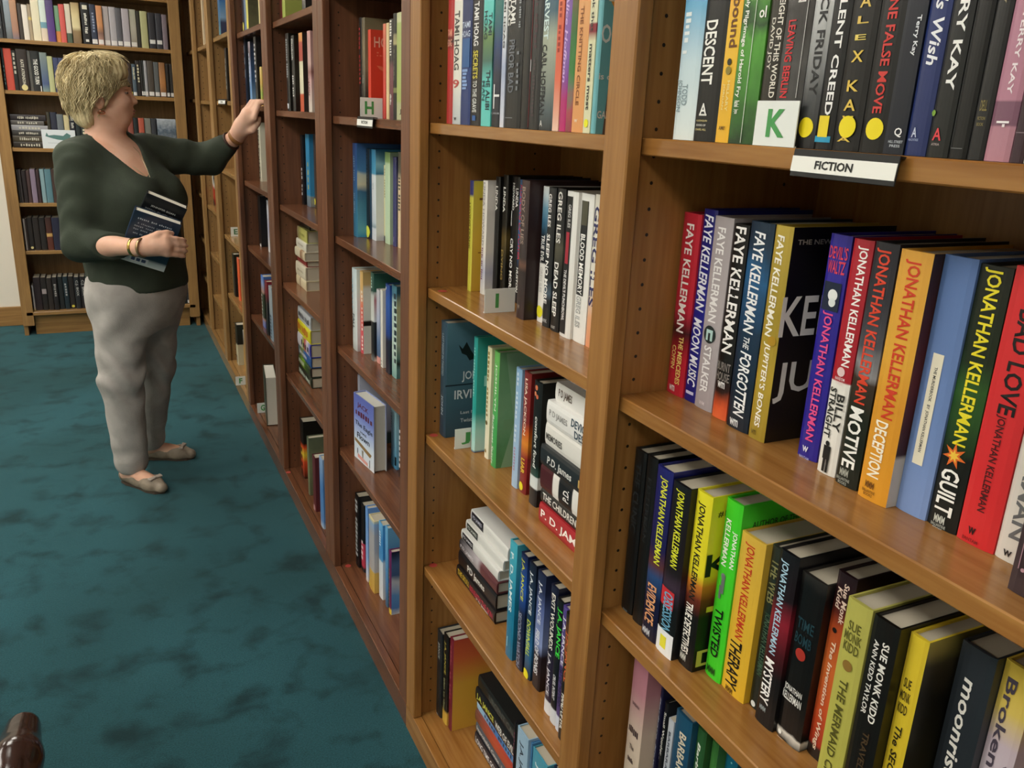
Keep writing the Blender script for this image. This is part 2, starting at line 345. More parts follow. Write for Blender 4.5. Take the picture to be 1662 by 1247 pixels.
def decorate(e, cov, t, h, D, r, tx, i=0):
    kind = tx[0]; eps = 0.0005+0.00012*i
    def sx(y): return bulge(max(-t/2, min(t/2, y)), t, r)+r-eps
    if kind == 'd' or kind == 'u':                    # lettering running down (or up) the spine
        _, s, za, zb, cy, hf, col = tx[:7]; sh = tx[7] if len(tx) > 7 else 0.0
        tv, tf, w, hh = text_mesh(s, 0.02, sh)
        if not len(tv): return
        ln = (zb-za)*h; ht = hf*t; sg = -1 if kind == 'd' else 1
        z0 = h*(1-za) if kind == 'd' else h*(1-zb); yc = -cy*t
        V = [(sx(yc+(-1 if kind == 'd' else 1)*(p[1]-0.5)*ht), yc+(-1 if kind == 'd' else 1)*(p[1]-0.5)*ht, z0+sg*p[0]*ln) for p in tv]
        nm = 'spine_lettering'
    elif kind == 'h':                                 # lettering across the spine
        _, s, zc, zh, cy, wf, col = tx[:7]
        tv, tf, w, hh = text_mesh(s, 0.015, 0.0)
        yc = -cy*t
        V = [(sx(yc-(p[0]-0.5)*wf*t), yc-(p[0]-0.5)*wf*t, h*(1-zc)+(p[1]-0.5)*zh*h) for p in tv]; nm = 'spine_lettering'
    elif kind == 'c':                                 # lettering on the near cover
        _, s, x0, x1, zc, zh, col = tx[:7]
        tv, tf, w, hh = text_mesh(s, 0.015, 0.0)
        V = [((x0+p[0]*(x1-x0))*D, -t/2-eps*.6, h*(1-zc)+(p[1]-0.5)*zh*h) for p in tv]; nm = 'cover_lettering'
    elif kind == 'star':                              # pointed leaf
        _, zc, cy, rad, col = tx; zc = h*(1-zc); yc = -cy*t; V = [(sx(yc)-.0001, yc, zc)]
        for q in range(14):
            rr = rad*t*((1.0, .42)[q % 2] if q != 7 else .42); a_ = math.pi*2*q/14+math.pi/2
            y = yc-rr*math.cos(a_); V.append((sx(y), y, zc+rr*math.sin(a_)))
        tf = [(0, 1+q, 1+(q+1) % 14) for q in range(14)]; nm = 'spine_art'
    elif kind in ('dot', 'box', 'tri'):
        if kind == 'dot':
            _, zc, cy, rad, col = tx; rr = rad*t; zc = h*(1-zc); yc = -cy*t
            P = [(yc+rr*math.cos(a), zc+rr*1.0*math.sin(a)) for a in [2*math.pi*i/20 for i in range(20)]]
            rings = [(yc+s_*(p[0]-yc), zc+s_*(p[1]-zc)) for s_ in (0.5, 1.0) for p in P]
            V = [(sx(yc), yc, zc)]+[(sx(p[0]), p[0], p[1]) for p in rings]
            tf = [(0, 1+i, 1+(i+1) % 20)[::-1] for i in range(20)]+[(1+i, 21+i, 21+(i+1) % 20, 1+(i+1) % 20)[::-1] for i in range(20)]
            nm = 'spine_sticker'
        else:
            _, za, zb, c0, c1, col = tx[:6]; m = 6
            V = []; tf = []
            for i in range(m+1):
                y = -(c0+(c1-c0)*i/m)*t
                V += [(sx(y), y, h*(1-za)), (sx(y), y, h*(1-zb))]
            tf = [(2*i, 2*i+1, 2*i+3, 2*i+2) for i in range(m)]; nm = 'spine_panel'
        if kind == 'tri': V = V[:]; 
    elif kind == 'cbox':                              # printed shape on the near cover
        _, x0, x1, za, zb, col = tx[:6]
        V = [(x0*D, -t/2-eps*.4, h*(1-za)), (x0*D, -t/2-eps*.4, h*(1-zb)), (x1*D, -t/2-eps*.4, h*(1-zb)), (x1*D, -t/2-eps*.4, h*(1-za))]; tf = [(0, 1, 2, 3)]; nm = 'cover_art'
    elif kind == 'cpoly':
        _, pts, col = tx[:3]
        V = [(p[0]*D, -t/2-eps*.5, h*(1-p[1])) for p in pts]; tf = [tuple(range(len(pts)))]; nm = 'cover_art'
    else: return
    link_obj(nm, mesh_from(V, tf, nm), flat(col, 0.45), e)

# ---- a row of upright books, measured on the photograph against the shelf they stand on
ROWS = []
class Row:
    def __init__(s, key, where, z, ylim, crop=(0, 0, 1), xs=None, edge=None):
        s.key, s.where, s.z, s.ylim, s.crop, s.xs, s.edge = key, where, z, ylim, crop, xs, edge
        s.items = []; ROWS.append(s)
    def px(s, x, y): return (s.crop[0]+x/s.crop[2], s.crop[1]+y/s.crop[2])
    def use(s, *crop): s.crop = crop; return s
    def b(s, xl, yl, xr, yr, yt, desc, spine, texts=(), h=None, D=0.155, hard=True, front=None, t=None, xt=None, pages='c6beab', rough=0.35, dx=0.0, back=None):
        """foot corners of the spine and its head, in crop pixels"""
        a = s.px(xl, yl); c = s.px(xr, yr)
        if s.edge is not None:                        # shelf seen edge-on: depth of the row is given
            pa = ray_on(a[0], a[1], 0, s.edge+dx); pc = ray_on(c[0], c[1], 0, s.edge+dx); x = s.edge+dx
        else:
            pa = ray_on(*a, 2, s.z); pc = ray_on(*c, 2, s.z); x = (pa[0]+pc[0])/2+dx
        x = max(0.026, min(x, 0.14))
        ya = ray_on(a[0], a[1], 0, x)[1]; yc = ray_on(c[0], c[1], 0, x)[1]
        top = s.px(xt if xt is not None else xl, yt) if yt is not None else None
        if h is None: h = ray_on(top[0], top[1], 0, x)[2]-s.z
        h = max(0.15, min(h, 0.30))
        s.items.append(dict(x=x, ya=ya, yb=yc, h=h, D=min(D, 0.318-x), desc=desc, spine=spine, texts=texts, hard=hard, front=front, back=back, t=t, pages=pages, rough=rough,
                            ytop=(yt if yt is not None else yl-h*1000), ybot=yl)); return s
    def top(s, xl, yl, xr, yr, h, desc, spine, texts=(), **k):
        """foot hidden: the head corners of the spine are given, with the usual height for its kind"""
        a = ray_on(*s.px(xl, yl), 2, s.z+h); c = ray_on(*s.px(xr, yr), 2, s.z+h)
        x = max(0.026, min((a[0]+c[0])/2, 0.15))
        ya = ray_on(*s.px(xl, yl), 0, x)[1]; yc = ray_on(*s.px(xr, yr), 0, x)[1]
        d = dict(x=x, ya=ya, yb=yc, h=h, D=min(k.pop('D', 0.155), 0.318-x), desc=desc, spine=spine, texts=texts, hard=True, front=None, back=None, t=None, pages='c6beab', rough=0.35, ytop=0.0, ybot=1.0)
        d.update(k); s.items.append(d); return s
    def build(s):
        lim = max(s.ylim)-0.002
        for i, d in enumerate(s.items):
            ya = min(d['ya'], lim); yb = min(d['yb'], ya-0.006)
            if d['t']: yb = ya-d['t']
            nxt = s.items[i+1]['ya'] if i+1 < len(s.items) else None
            t = max(0.006, min(ya-yb, 0.07)); yb = ya-t
            if yb < min(s.ylim)+0.002: break
            T = []
            for q in d['texts']:                      # crop-pixel rows -> fraction of the spine from its head
                q = list(q); fr = lambda v: (v-d['ytop'])/max(1e-6, d['ybot']-d['ytop'])
                if q[0] in ('d', 'u'): q[2], q[3] = fr(q[2]), fr(q[3])
                elif q[0] in ('h', 'c'):
                    k = 2 if q[0] == 'h' else 4; kk = 3 if q[0] == 'h' else 5
                    q[k] = fr(q[k]); q[kk] = q[kk]/max(1e-6, d['ybot']-d['ytop'])
                elif q[0] in ('dot', 'star'): q[1] = fr(q[1])
                elif q[0] == 'box': q[1], q[2] = fr(q[1]), fr(q[2])
                elif q[0] == 'cbox': q[3], q[4] = fr(q[3]), fr(q[4])
                elif q[0] == 'cpoly': q[1] = [(p[0], fr(p[1])) for p in q[1]]
                T.append(tuple(q))
            o = make_book((d['x'], (ya+yb)/2, s.z+0.0003), t, d['h'], d['D'], d['spine'], d['front'], T, d['hard'], pages=d['pages'], rough=d['rough'], back=d['back'])
            tag(o, short(d['desc'], f"{ORD[i]} from left on {s.where}"), 'book', 'books on '+s.where)
            lim = yb-0.0006
# ---- flat piles
def pile(key, where, z, bl, br, books, x=None, ymax=None):
    """bl, br: photo pixels of the lowest spine's foot corners; books from the bottom up: (thickness, length, depth, spine, texts, desc, shift_x, shift_y)"""
    a = ray_on(*bl, 2, z); c = ray_on(*br, 2, z)
    X = (a[0]+c[0])/2 if x is None else x
    X = max(0.022, X); y1 = ray_on(*bl, 0, X)[1]; y1 = y1 if ymax is None else min(y1, ymax); zz = z+0.0003
    n = len(books)
    for i, (t, ln, D, spine, texts, desc, dx, dy) in enumerate(books):
        o = make_book((X+dx, y1-ln+dy, zz+t/2), t, ln, min(D, 0.318-X-dx), spine, None, texts, True, rot=(-math.pi/2, 0, 0))
        pos = 'bottom' if i == 0 else 'top' if i == n-1 else ORD[i]+' from the bottom'
        tag(o, short(desc, f'{pos} of {where}'), 'book', 'books of '+where); zz += t+0.0004
# ================================================================== nearest bay, letter K
VT = 381
r = Row('K1', 'the shelf above the fiction sign', Z1, (0.205, 0.893), (1030, 0, 4.0219), edge=0.032)
def eb(row, xl, xr, yb, desc, spine, texts=(), h=0.235, **k):
    s = row.crop[2]; return row.b(xl, yb, xr, yb, yb-VT*s*h/0.235, desc, spine, texts, h=h, **k)
eb(r, 240, 372, 905, 'pale sky-blue hardcover', '0 dfe8e6, .35 c5dbe4, .6 6fb1d6, .85 2f86c4, 1 2f86c4', [('d', 'GRAND B', 20, 320, -.22, .3, 'e8f0f2'), ('d', 'TODD', 515, 660, -.05, .26, '8fa3ab'), ('d', 'JOHNSON', 480, 705, -.34, .26, '8fa3ab')])
eb(r, 372, 520, 925, 'black hardcover with tall white title', '0 0d0e0e, .7 101212, .74 23302d, 1 1c2624', [('d', 'DESCENT', 118, 540, -.12, .5, 'f4f4ee'), ('h', 'A', 705, 80, -.12, .32, 'f0f0ea'), ('box', 738, 750, -.28, .06, 'e0e0d8'), ('h', 'ALGONQUIN', 785, 14, -.14, .5, 'd8c98a'), ('h', 'BOOKS OF', 815, 14, -.14, .42, 'd8d8d0'), ('h', 'CHAPEL HILL', 845, 14, -.14, .5, 'd8c98a')])
eb(r, 520, 605, 928, 'golden yellow paperback with small dark bird', '0 e8b32a, .5 efbf34, .75 e89a34, 1 dd8a38', [('d', 'bound', 0, 310, .1, .6, '6a3d10'), ('d', 'HILLARY', 520, 720, .12, .2, 'f0dc90'), ('d', 'JORDAN', 540, 710, -.2, .2, 'f0dc90'), ('dot', 400, .0, .16, '2c2a18'), ('dot', 455, .0, .2, '8a7a2c'), ('h', 'AMY', 830, 26, 0, .5, '6a4a14')], hard=False)
eb(r, 605, 768, 938, 'green hedge-patterned paperback', '0 1d3a1c, .2 3d7d2a, .42 4f9a32, .5 234a1e, .7 59a838, .85 224a1e, 1 3d8a30 | 40 .25', [('d', 'ely Pilgrimage of Harold Fry', 20, 640, -.32, .2, 'f2f4ea'), ('d', 'Rachel', 660, 700, -.3, .2, 'f2f4ea'), ('d', 'Joyce', 715, 745, -.3, .2, 'f2f4ea'), ('box', 0, 930, .03, .05, 'dce8d4'), ('h', 'ol', 120, 70, .32, .25, 'f4f4ee')], hard=False)
eb(r, 768, 868, 945, 'dark brown hardcover behind the K card', '0 241f18, 1 3a352a', [('d', 'WEIGHT OF THIS WORLD', 0, 650, .3, .3, 'e8e4d8'), ('d', 'DAVID JOY', 170, 480, -.1, .3, 'd8d4c8')])
eb(r, 868, 1038, 955, 'grey photographic hardcover with red title', '0 2b2a29, .3 4a4948, .5 33302e, .75 6d6c6a, 1 7b7a77 | 22 .5', [('d', 'KANON', -150, 110, .1, .28, 'dcdcd8'), ('d', 'LEAVING BERLIN', 205, 660, -.15, .28, 'd02a30'), ('box', 0, 660, .32, .34, 'c8c8c4')])
r.use(1280, 0, 4.0236)
eb(r, 35, 150, 968, 'silver-grey hardcover with black title and yellow sticker', '0 1c1d1f, .2 4a4c4e, .4 a0a2a3, .6 d2d4d4, 1 c4c6c6', [('d', 'BLACK FRIDAY', -80, 660, .12, .42, '1a1b1d'), ('dot', 845, .0, .4, 'f0dc1e')])
eb(r, 150, 268, 972, 'black hardcover with bold white title and torn yellow sticker', '0c0d0f', [('d', 'SILENT CREED', 60, 775, .1, .38, 'f4f4f2'), ('box', 895, 930, -.45, .42, '2e9cc4'), ('box', 778, 900, -.3, .25, 'ecd42c')])
eb(r, 270, 442, 980, 'black and orange hardcover with gold capitals', '0 0c0c0d, .58 0e0d0c, .6 b4622c, .7 c87038, .8 a85a4a, 1 8c4a44', [('h', 'A', 175, 62, .02, .4, 'e0c060'), ('h', 'L', 270, 40, .02, .4, 'e0c060'), ('h', 'E', 362, 30, .02, .4, 'e8d068'), ('h', 'X', 462, 62, .02, .42, 'e0c050'), ('h', 'K', 620, 62, .02, .42, 'e0c050'), ('h', 'A', 725, 62, .02, .42, 'e0c050'), ('h', 'V', 815, 62, .02, .42, 'e0c050'), ('dot', 845, .05, .31, 'f0dc1e'), ('h', 'A', 915, 26, .0, .5, 'e0c050'), ('dot', 30, .0, .1, 'e8ccc0')])
eb(r, 445, 605, 988, 'black hardcover with red capitals and round yellow sticker', '0 0b0b0c, .6 0d0d0f, .75 15161a, .76 55606a, .9 2c3238, 1 1c1d20', [('d', 'ONE FALSE MOVE', 118, 775, .06, .36, 'cc3a34'), ('box', -20, 50, -.22, .3, 'b8c0c6'), ('dot', 858, .08, .34, 'f0dc1e')])
eb(r, 610, 742, 995, 'navy paperback with small white author lettering', '0 0d1422, .5 0f1524, 1 141a2c', [('d', 'dog', -60, 80, .25, .34, 'd8dce4'), ('d', 'Terry Kay', 290, 490, .2, .26, 'e0e4ea'), ('h', 'Q', 880, 50, .15, .36, 'f0f0f0'), ('h', 'HILL STREET', 928, 14, .1, .7, 'b8c0c8'), ('h', 'PRESS', 950, 14, .1, .5, 'b8c0c8')], hard=False)
eb(r, 742, 882, 1000, 'royal blue hardcover with curly white title', '0 1e2c5e, .6 24346c, 1 22305c', [('d', "Shadow's Wish", -140, 545, .1, .5, 'eef0f6', .2), ('h', 'A', 880, 50, -.1, .24, 'c8d0e4'), ('h', 'PEACHTREE', 918, 12, -.1, .5, '9aa6c8')])
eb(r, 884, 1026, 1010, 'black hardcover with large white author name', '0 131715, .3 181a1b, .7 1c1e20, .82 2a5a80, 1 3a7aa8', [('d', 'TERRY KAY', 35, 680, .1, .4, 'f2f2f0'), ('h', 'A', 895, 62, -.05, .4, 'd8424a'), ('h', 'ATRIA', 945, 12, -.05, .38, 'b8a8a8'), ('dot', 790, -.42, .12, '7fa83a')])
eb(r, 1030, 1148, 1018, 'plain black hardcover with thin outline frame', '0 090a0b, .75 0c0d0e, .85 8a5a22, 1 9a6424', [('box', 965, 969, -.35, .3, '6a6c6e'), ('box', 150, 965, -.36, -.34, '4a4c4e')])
eb(r, 1150, 1258, 1028, 'charcoal hardcover with olive author lettering', '1f1f20', [('d', 'Terry Kay', 0, 310, .05, .42, '8c8468', .1), ('h', 'DELL', 770, 50, .05, .4, '8a7c4a'), ('h', 'FICTION', 830, 16, .05, .45, '8a7c4a'), ('h', 'BOOK', 858, 16, .05, .4, '8a7c4a')])
eb(r, 1262, 1428, 1040, 'dusty pink hardcover with plum bands', '0 b3808f, .105 b3808f, .11 7c5568, .18 7c5568, .185 b57f93, .62 b57f93, .625 8a5e74, .7 8a5e74, .705 b98398, 1 b98398', [('d', 'TERRY KAY', 355, 730, .05, .2, 'f0e4ea'), ('d', 'LOTTIE MOON', -300, 100, .1, .26, 'ecdce4'), ('h', '*', 215, 36, 0, .14, 'd8b8c8'), ('box', 852, 862, -.2, .28, 'f4eef0'), ('box', 866, 880, .05, .15, 'e8dce0')])
eb(r, 1430, 1518, 1045, 'dark plum hardcover', '3a2730', [('box', 905, 909, -.5, .5, '8a7a80')])
eb(r, 1522, 1640, 1050, 'white hardcover with worn edge', 'd8d4ca', [])

r = Row('K2', 'the shelf just below the fiction sign', Z2, (0.205, 0.893), (1000, 300, 2.835))
r.b(195, 945, 300, 970, 120, 'bright red hardcover with white author name', '0 c3273a, .22 b81f30, .36 3a1318, .48 c02840, .6 cc2a3c, 1 c42a3c', [('d', 'FAYE KELLERMAN', 165, 650, .0, .42, 'f8f2ee'), ('d', 'THE MERCEDES', 668, 892, .16, .26, 'e8cf7a'), ('d', 'COFFIN', 715, 825, -.2, .24, 'e8cf7a'), ('h', 'wm', 915, 28, -.1, .34, 'f4e8e8')], xt=285)
r.b(298, 985, 348, 998, 108, 'royal blue hardcover with slanted white title', '0 1d1d78, .5 20218a, 1 1c1d70', [('d', 'FAYE KELLERMAN', 130, 560, .02, .62, 'eef0fa', .2), ('d', 'MOON MUSIC', 590, 910, .02, .62, 'eef0fa', .2), ('box', 935, 950, -.3, .3, 'c8c8e8')], xt=395, t=0.026)
r.b(343, 1015, 432, 1045, 140, 'silver-grey worn hardcover with round window picture', '0 a49ba0, .5 b5adb0, 1 a8a0a2', [('d', 'FAYE KELLERMAN', 185, 605, .0, .42, 'f2f0f0'), ('dot', 662, -.02, .33, '202c2c'), ('box', 640, 690, -.2, .16, 'b8d8d4'), ('box', 655, 690, -.08, .04, '2a3434'), ('d', 'STALKER', 715, 935, .0, .42, 'f0eef0'), ('h', 'WM', 985, 18, 0, .3, 'd8d0d4')], xt=445)
r.b(434, 1062, 497, 1090, 180, 'black hardcover with flames at its foot', '0 e2683a, .06 d8582e, .14 2a1410, .2 0e0d0d, 1 0d0d0e | 30 .12', [('d', 'FAYE KELLERMAN', 190, 750, .05, .66, 'f6f4f2'), ('h', 'BURNT', 815, 40, 0, .9, '8a8480'), ('h', 'HOUSE', 862, 40, 0, .9, '8a8480'), ('h', 'wm', 900, 30, 0, .5, 'e8e8e8')], xt=555)
r.b(500, 1110, 597, 1143, 165, 'dark navy hardcover with slanted white title', '0 0e1a26, .5 11304a, .75 1c5a8a, .9 123048, 1 10283c | 26 .3', [('d', 'FAYE KELLERMAN', 205, 655, .0, .46, 'f2f4f6', .15), ('d', 'THE', 672, 728, .0, .26, 'e4e8ea', .2), ('d', 'FORGOTTEN', 740, 1045, .05, .5, 'f2f4f6', .2), ('h', 'wm', 1080, 34, -.1, .4, 'e8ecee')], xt=622)
r.b(600, 1165, 690, 1190, 185, 'gold-spined hardcover with dark front cover showing', '0 9c842a, .3 b59a34, .6 a08a2c, 1 b8a040', [('d', 'FAYE KELLERMAN', 225, 675, -.06, .4, 'f6f2e4', .1), ('d', "JUPITER'S BONES", 700, 1100, -.02, .42, 'f8f4e6', .1), ('dot', 690, .2, .22, 'b08a20'), ('c', 'THE NEW NOVEL', .06, .62, 248, 22, 'b8b4a8'), ('c', 'KELLER', .0, 1.0, 575, 180, 'eceae2'), ('c', 'JUPIT', .03, .9, 880, 190, 'e4e2da'), ('h', 'wm', 1130, 24, -.1, .3, '5c4c14')], xt=742, front='0 1c1812, .3 2a2216, .6 14120e, 1 15130f | 9 .5', t=0.027)
r.use(1260, 340, 2.0448)
r.b(65, 815, 128, 840, 75, 'violet-blue hardcover with a pale mask on its spine', '0 2a1f8c, .7 2c2294, 1 322a9a', [('h', "DEVIL'S", 130, 40, .02, .85, 'd8405a'), ('h', 'WALTZ', 175, 40, .02, .8, 'd8405a'), ('box', 222, 312, -.4, .4, '16223a'), ('dot', 262, .08, .22, 'e8ecec'), ('dot', 285, .1, .16, 'dfe6e6'), ('d', 'JONATHAN KELLERMAN', 315, 750, .0, .5, 'e2508c'), ('h', 'w', 782, 20, -.05, .3, 'e8e8f4'), ('h', 'BANTAM', 812, 9, -.05, .5, 'a8a8d8')], xt=158)
r.b(130, 865, 188, 893, 92, 'white and dark red hardcover with a standing figure', '0 e6e4de, .41 ece9e2, .415 a81c2a, 1 b02232', [('d', 'JONATHAN KELLERMAN', 112, 492, .08, .52, 'f6f2f0'), ('dot', 512, 0, .2, 'e4c8c8'), ('h', 'RANDOM', 535, 10, 0, .5, 'e8d4d4'), ('h', 'HOUSE', 549, 10, 0, .4, 'e8d4d4'), ('d', 'BILLY', 585, 710, .22, .36, '2a2a28'), ('d', 'STRAIGHT', 568, 738, -.2, .36, '2a2a28'), ('dot', 757, -.05, .11, '141414'), ('box', 765, 812, -.22, .16, '141414'), ('box', 810, 856, -.16, -.02, '141414'), ('box', 810, 856, .04, .16, '141414')], xt=238)
r.b(190, 905, 260, 935, 100, 'dark hardcover with red author name over white title', '0 121a12, .3 1a2014, .46 3a2c22, .5 8c8c90, .6 4c4c54, .8 2c2c34, 1 24242c | 20 .2', [('d', 'JONATHAN KELLERMAN', 118, 615, -.05, .62, 'd8442a'), ('d', 'MOTIVE', 630, 838, .0, .6, 'f2f2ee'), ('h', 'MMM', 858, 26, -.1, .4, 'a8aca4'), ('h', 'BALLANTINE', 882, 10, -.1, .62, 'a8aca4'), ('h', 'BOOKS', 895, 10, -.1, .4, 'a8aca4')], xt=300)
r.b(262, 960, 360, 980, 128, 'amber yellow hardcover with red author name', '0 dd9a2a, .4 d8962c, .6 e0a83c, 1 d9a040', [('d', 'JONATHAN KELLERMAN', 155, 668, -.02, .5, 'cc3c22'), ('d', 'DECEPTION', 680, 876, -.06, .42, 'f6efdc'), ('h', 'MMM', 905, 24, -.1, .3, '6a4210'), ('h', 'BALLANTINE', 928, 10, -.1, .45, '7a5018'), ('h', 'BOOKS', 940, 10, -.1, .3, '7a5018')], xt=400, front='0 c8c4b8, .2 c8c4b8, .22 3a1a14, .5 5c2018, 1 2c1c14')
r.b(370, 990, 490, 1025, 142, 'plain blue hardcover with a typed paper strip', '0 7c97cc, .4 6a86bc, 1 5673a8', [('box', 445, 815, -.22, .12, 'e8e2cc'), ('d', 'THE MURDERBOOK   BY  JONATHAN KELLERMAN', 488, 772, -.06, .12, '2c2c2c')], xt=520, rough=0.55)
r.b(487, 1040, 590, 1078, 178, 'dark green hardcover with yellow author name and maple leaf', '0 0e1210, .25 10140f, .36 1e3c18, .55 2a5520, .7 16240f, 1 12160e | 22 .3', [('d', 'JONATHAN KELLERMAN', 185, 748, -.02, .56, 'e6d82a'), ('star', 785, -.02, .40, 'dc6a28'), ('star', 785, -.02, .22, 'ecc444'), ('d', 'GUILT', 832, 990, .0, .6, 'f4f4f0'), ('h', 'MMM', 1008, 28, -.05, .36, 'c8ccc4'), ('h', 'BALLANTINE', 1030, 10, -.05, .5, 'b8bcb4'), ('h', 'BOOKS', 1042, 10, -.05, .32, 'b8bcb4')], xt=670)
r.b(590, 1098, 715, 1138, 185, 'wide red hardcover with brushed black title', '0 d42c30, 1 cf2c30', [('d', 'BAD LOVE', 310, 642, .06, .44, '161212'), ('d', 'JONATHAN KELLERMAN', 645, 975, -.02, .26, '4a1416'), ('h', 'w', 1050, 26, -.1, .2, '1c1010'), ('h', 'BANTAM', 1082, 12, -.1, .42, '8c2424')], xt=790)
r.b(718, 1145, 775, 1180, 230, 'off-white hardcover with grey lettering', '0 ded8d0, .5 d4cec8, 1 cfcac4', [('d', 'KELLERMAN', 560, 1060, .1, .5, '6a6a6c'), ('h', 'w', 1115, 22, -.05, .3, '2a2626')], xt=830, t=0.026)
r.b(760, 1262, 900, 1330, 360, 'dark plum hardcover with pink scrollwork', '3a2c30', [('d', 'SUE MONK', 300, 900, 0, .4, 'c0a0a8'), ('dot', 1180, -.22, .05, 'b08a96'), ('box', 1090, 1094, -.3, -.1, 'b08a96'), ('box', 1050, 1180, -.34, -.32, 'b08a96')], h=0.235, t=0.034)

r = Row('K3', 'the third shelf of the nearest bay', Z3, (0.205, 0.893), (980, 680, 2.2))
r.b(48, 670, 95, 695, 98, 'black hardcover with faint dark title', '14181a', [('d', 'THE CLINIC', 140, 380, 0, .5, '2c3236'), ('box', 662, 668, -.2, .2, '6a7478')], xt=105)
r.b(97, 715, 130, 740, 130, 'black unlettered hardcover', '121517', [('d', 'KELLERMAN', 200, 420, 0, .4, '24282a')], xt=160)
r.b(128, 770, 180, 798, 162, 'deep blue hardcover with yellow author name', '0 10122c, .25 141a3c, .38 2a4a7c, .45 5c3434, .55 1c1c4c, 1 20246c', [('d', 'JONATHAN KELLERMAN', 190, 490, .05, .5, 'dce03a'), ('d', 'EVIDENCE', 570, 712, .0, .6, 'e0a070'), ('h', 'MMM', 745, 24, -.1, .5, 'c8ccd4')], xt=190)
r.b(180, 830, 240, 848, 215, 'dark hardcover with white library label at its foot', '0 1a1c1e, .1 14181a, .3 0e1012, .42 3a2c3c, .5 1c1418, 1 14161a', [('d', 'JONATHAN KELLERMAN', 235, 505, .0, .5, 'd8dc34'), ('box', 590, 655, -.5, .3, 'c83038'), ('d', 'OBSESSION', 600, 745, .0, .55, '6aa8c8'), ('box', 742, 832, -.5, .48, 'eceef2'), ('box', 762, 808, -.22, .14, 'e8e040')], xt=245)
r.b(250, 868, 318, 902, 245, 'yellow-to-black hardcover with slanted title', '0 0e0e0e, .32 141210, .42 6a2c1c, .5 c87a28, .56 e6da2a, 1 e8e02e', [('d', 'JONATHAN KELLERMAN', 278, 615, -.05, .5, '1c1a12'), ('d', 'TRUE DETECTIVES', 630, 815, -.05, .48, 'f2efe6'), ('h', 'MMM', 832, 26, -.1, .4, 'c8c8c0'), ('c', '#1 NEW YORK TIMES', .08, .9, 305, 22, '2a2a12'), ('c', 'J', .2, .4, 360, 60, '14140e'), ('c', 'KELL', .02, .9, 480, 78, '14140e'), ('c', 'TRU', .08, .8, 690, 120, 'd8d43a'), ('c', 'DET', .04, .8, 820, 60, 'c8c45a')], xt=325, front='0 121010, .32 161210, .42 6a2c1c, .5 c87a28, .56 e6da2a, 1 e8e02e', t=0.03)
r.b(355, 915, 410, 938, 280, 'vivid green hardcover with falling figure', '0 45d62c, 1 44d42c', [('d', 'JONATHAN', 375, 500, .28, .3, 'f0f6ea'), ('d', 'KELLERMAN', 345, 505, -.15, .32, 'f0f6ea'), ('dot', 540, -.05, .14, '7a8480'), ('box', 535, 600, -.12, .08, '6a7470'), ('box', 575, 622, -.2, -.06, '6a7470'), ('d', 'TWISTED', 655, 832, .0, .5, '101a0c'), ('h', 'MMM', 885, 26, -.05, .5, '1c4a14'), ('c', 'AUTHOR OF THE NEW YORK', .12, .95, 350, 22, '1c4a14')], xt=440)
r.b(410, 968, 495, 1002, 400, 'mustard yellow hardcover with red and black lettering', '0 e2b42e, .5 dfb438, 1 d6b044', [('d', 'JONATHAN KELLERMAN', 425, 760, -.06, .42, 'c43c20'), ('d', 'THERAPY', 768, 945, -.06, .5, '141008'), ('h', 'MMM', 955, 20, -.1, .3, '6a4a10')], xt=495)
r.use(1200, 780, 2.671)
r.b(25, 960, 60, 985, 272, 'dark green hardcover with olive title', '0 14201c, .6 16261f, 1 2a3028', [('d', 'THE WEB', 320, 500, .0, .6, '7c7a4c'), ('d', 'JONATHAN KELLERMAN', 540, 810, -.05, .6, '3f5a44'), ('dot', 940, -.1, .18, 'dfe4e4')], xt=135, t=0.022)
r.b(58, 1042, 138, 1080, 285, 'black hardcover with pale blue and red lettering', '0 0e1012, .3 141214, .45 4a141c, .62 8a2030, .75 1c1218, 1 121418', [('d', 'JONATHAN KELLERMAN', 320, 720, -.12, .44, 'a8cce0'), ('d', 'MYSTERY', 745, 945, -.1, .5, 'f4f2f0'), ('h', 'MMM', 968, 22, -.1, .34, '8a9498')], xt=165)
r.b(140, 1105, 255, 1160, 370, 'worn black hardcover with red ball and torn foot', '0 0d0d0d, .05 d8d4cc, .065 0c0c0c, .93 0d0d0e, 1 2a2826 | 60 .05', [('h', 'TIME', 575, 46, 0, .66, '1c3a44'), ('h', 'BOMB', 640, 46, 0, .66, '1c3a44'), ('dot', 700, 0, .2, 'a83228'), ('h', 'JONATHAN', 870, 34, -.05, .72, 'e4e4e0'), ('h', 'KELLERMAN', 905, 34, -.05, .78, 'e4e4e0'), ('dot', 1080, -.3, .08, 'f0f0ec'), ('box', 1105, 1150, -.38, -.12, 'e4e0d6')], xt=240)
r.b(262, 1165, 360, 1225, 360, 'burnt orange hardcover with white script title', '0 1c1410, .06 241814, .08 a8321e, .25 c85028, .5 d06a30, .72 b04a24, .8 5c241c, .88 2a1416, 1 24141a', [('d', 'Sue Monk', 395, 560, .12, .26, 'e0c8b8', .1), ('d', 'Kidd', 420, 505, -.18, .26, 'e0c8b8', .1), ('dot', 595, -.1, .12, '1c120e'), ('d', 'The Invention of Wings', 640, 1125, -.05, .3, 'ecd4bc', .15)], xt=385)
r.use(1200, 780, 2.671)
def tp(x0, y0, x1, y1, h, desc, sp, T=(), **k): r.top(x0, y0, x1, y1, h, desc, sp, T, **k)
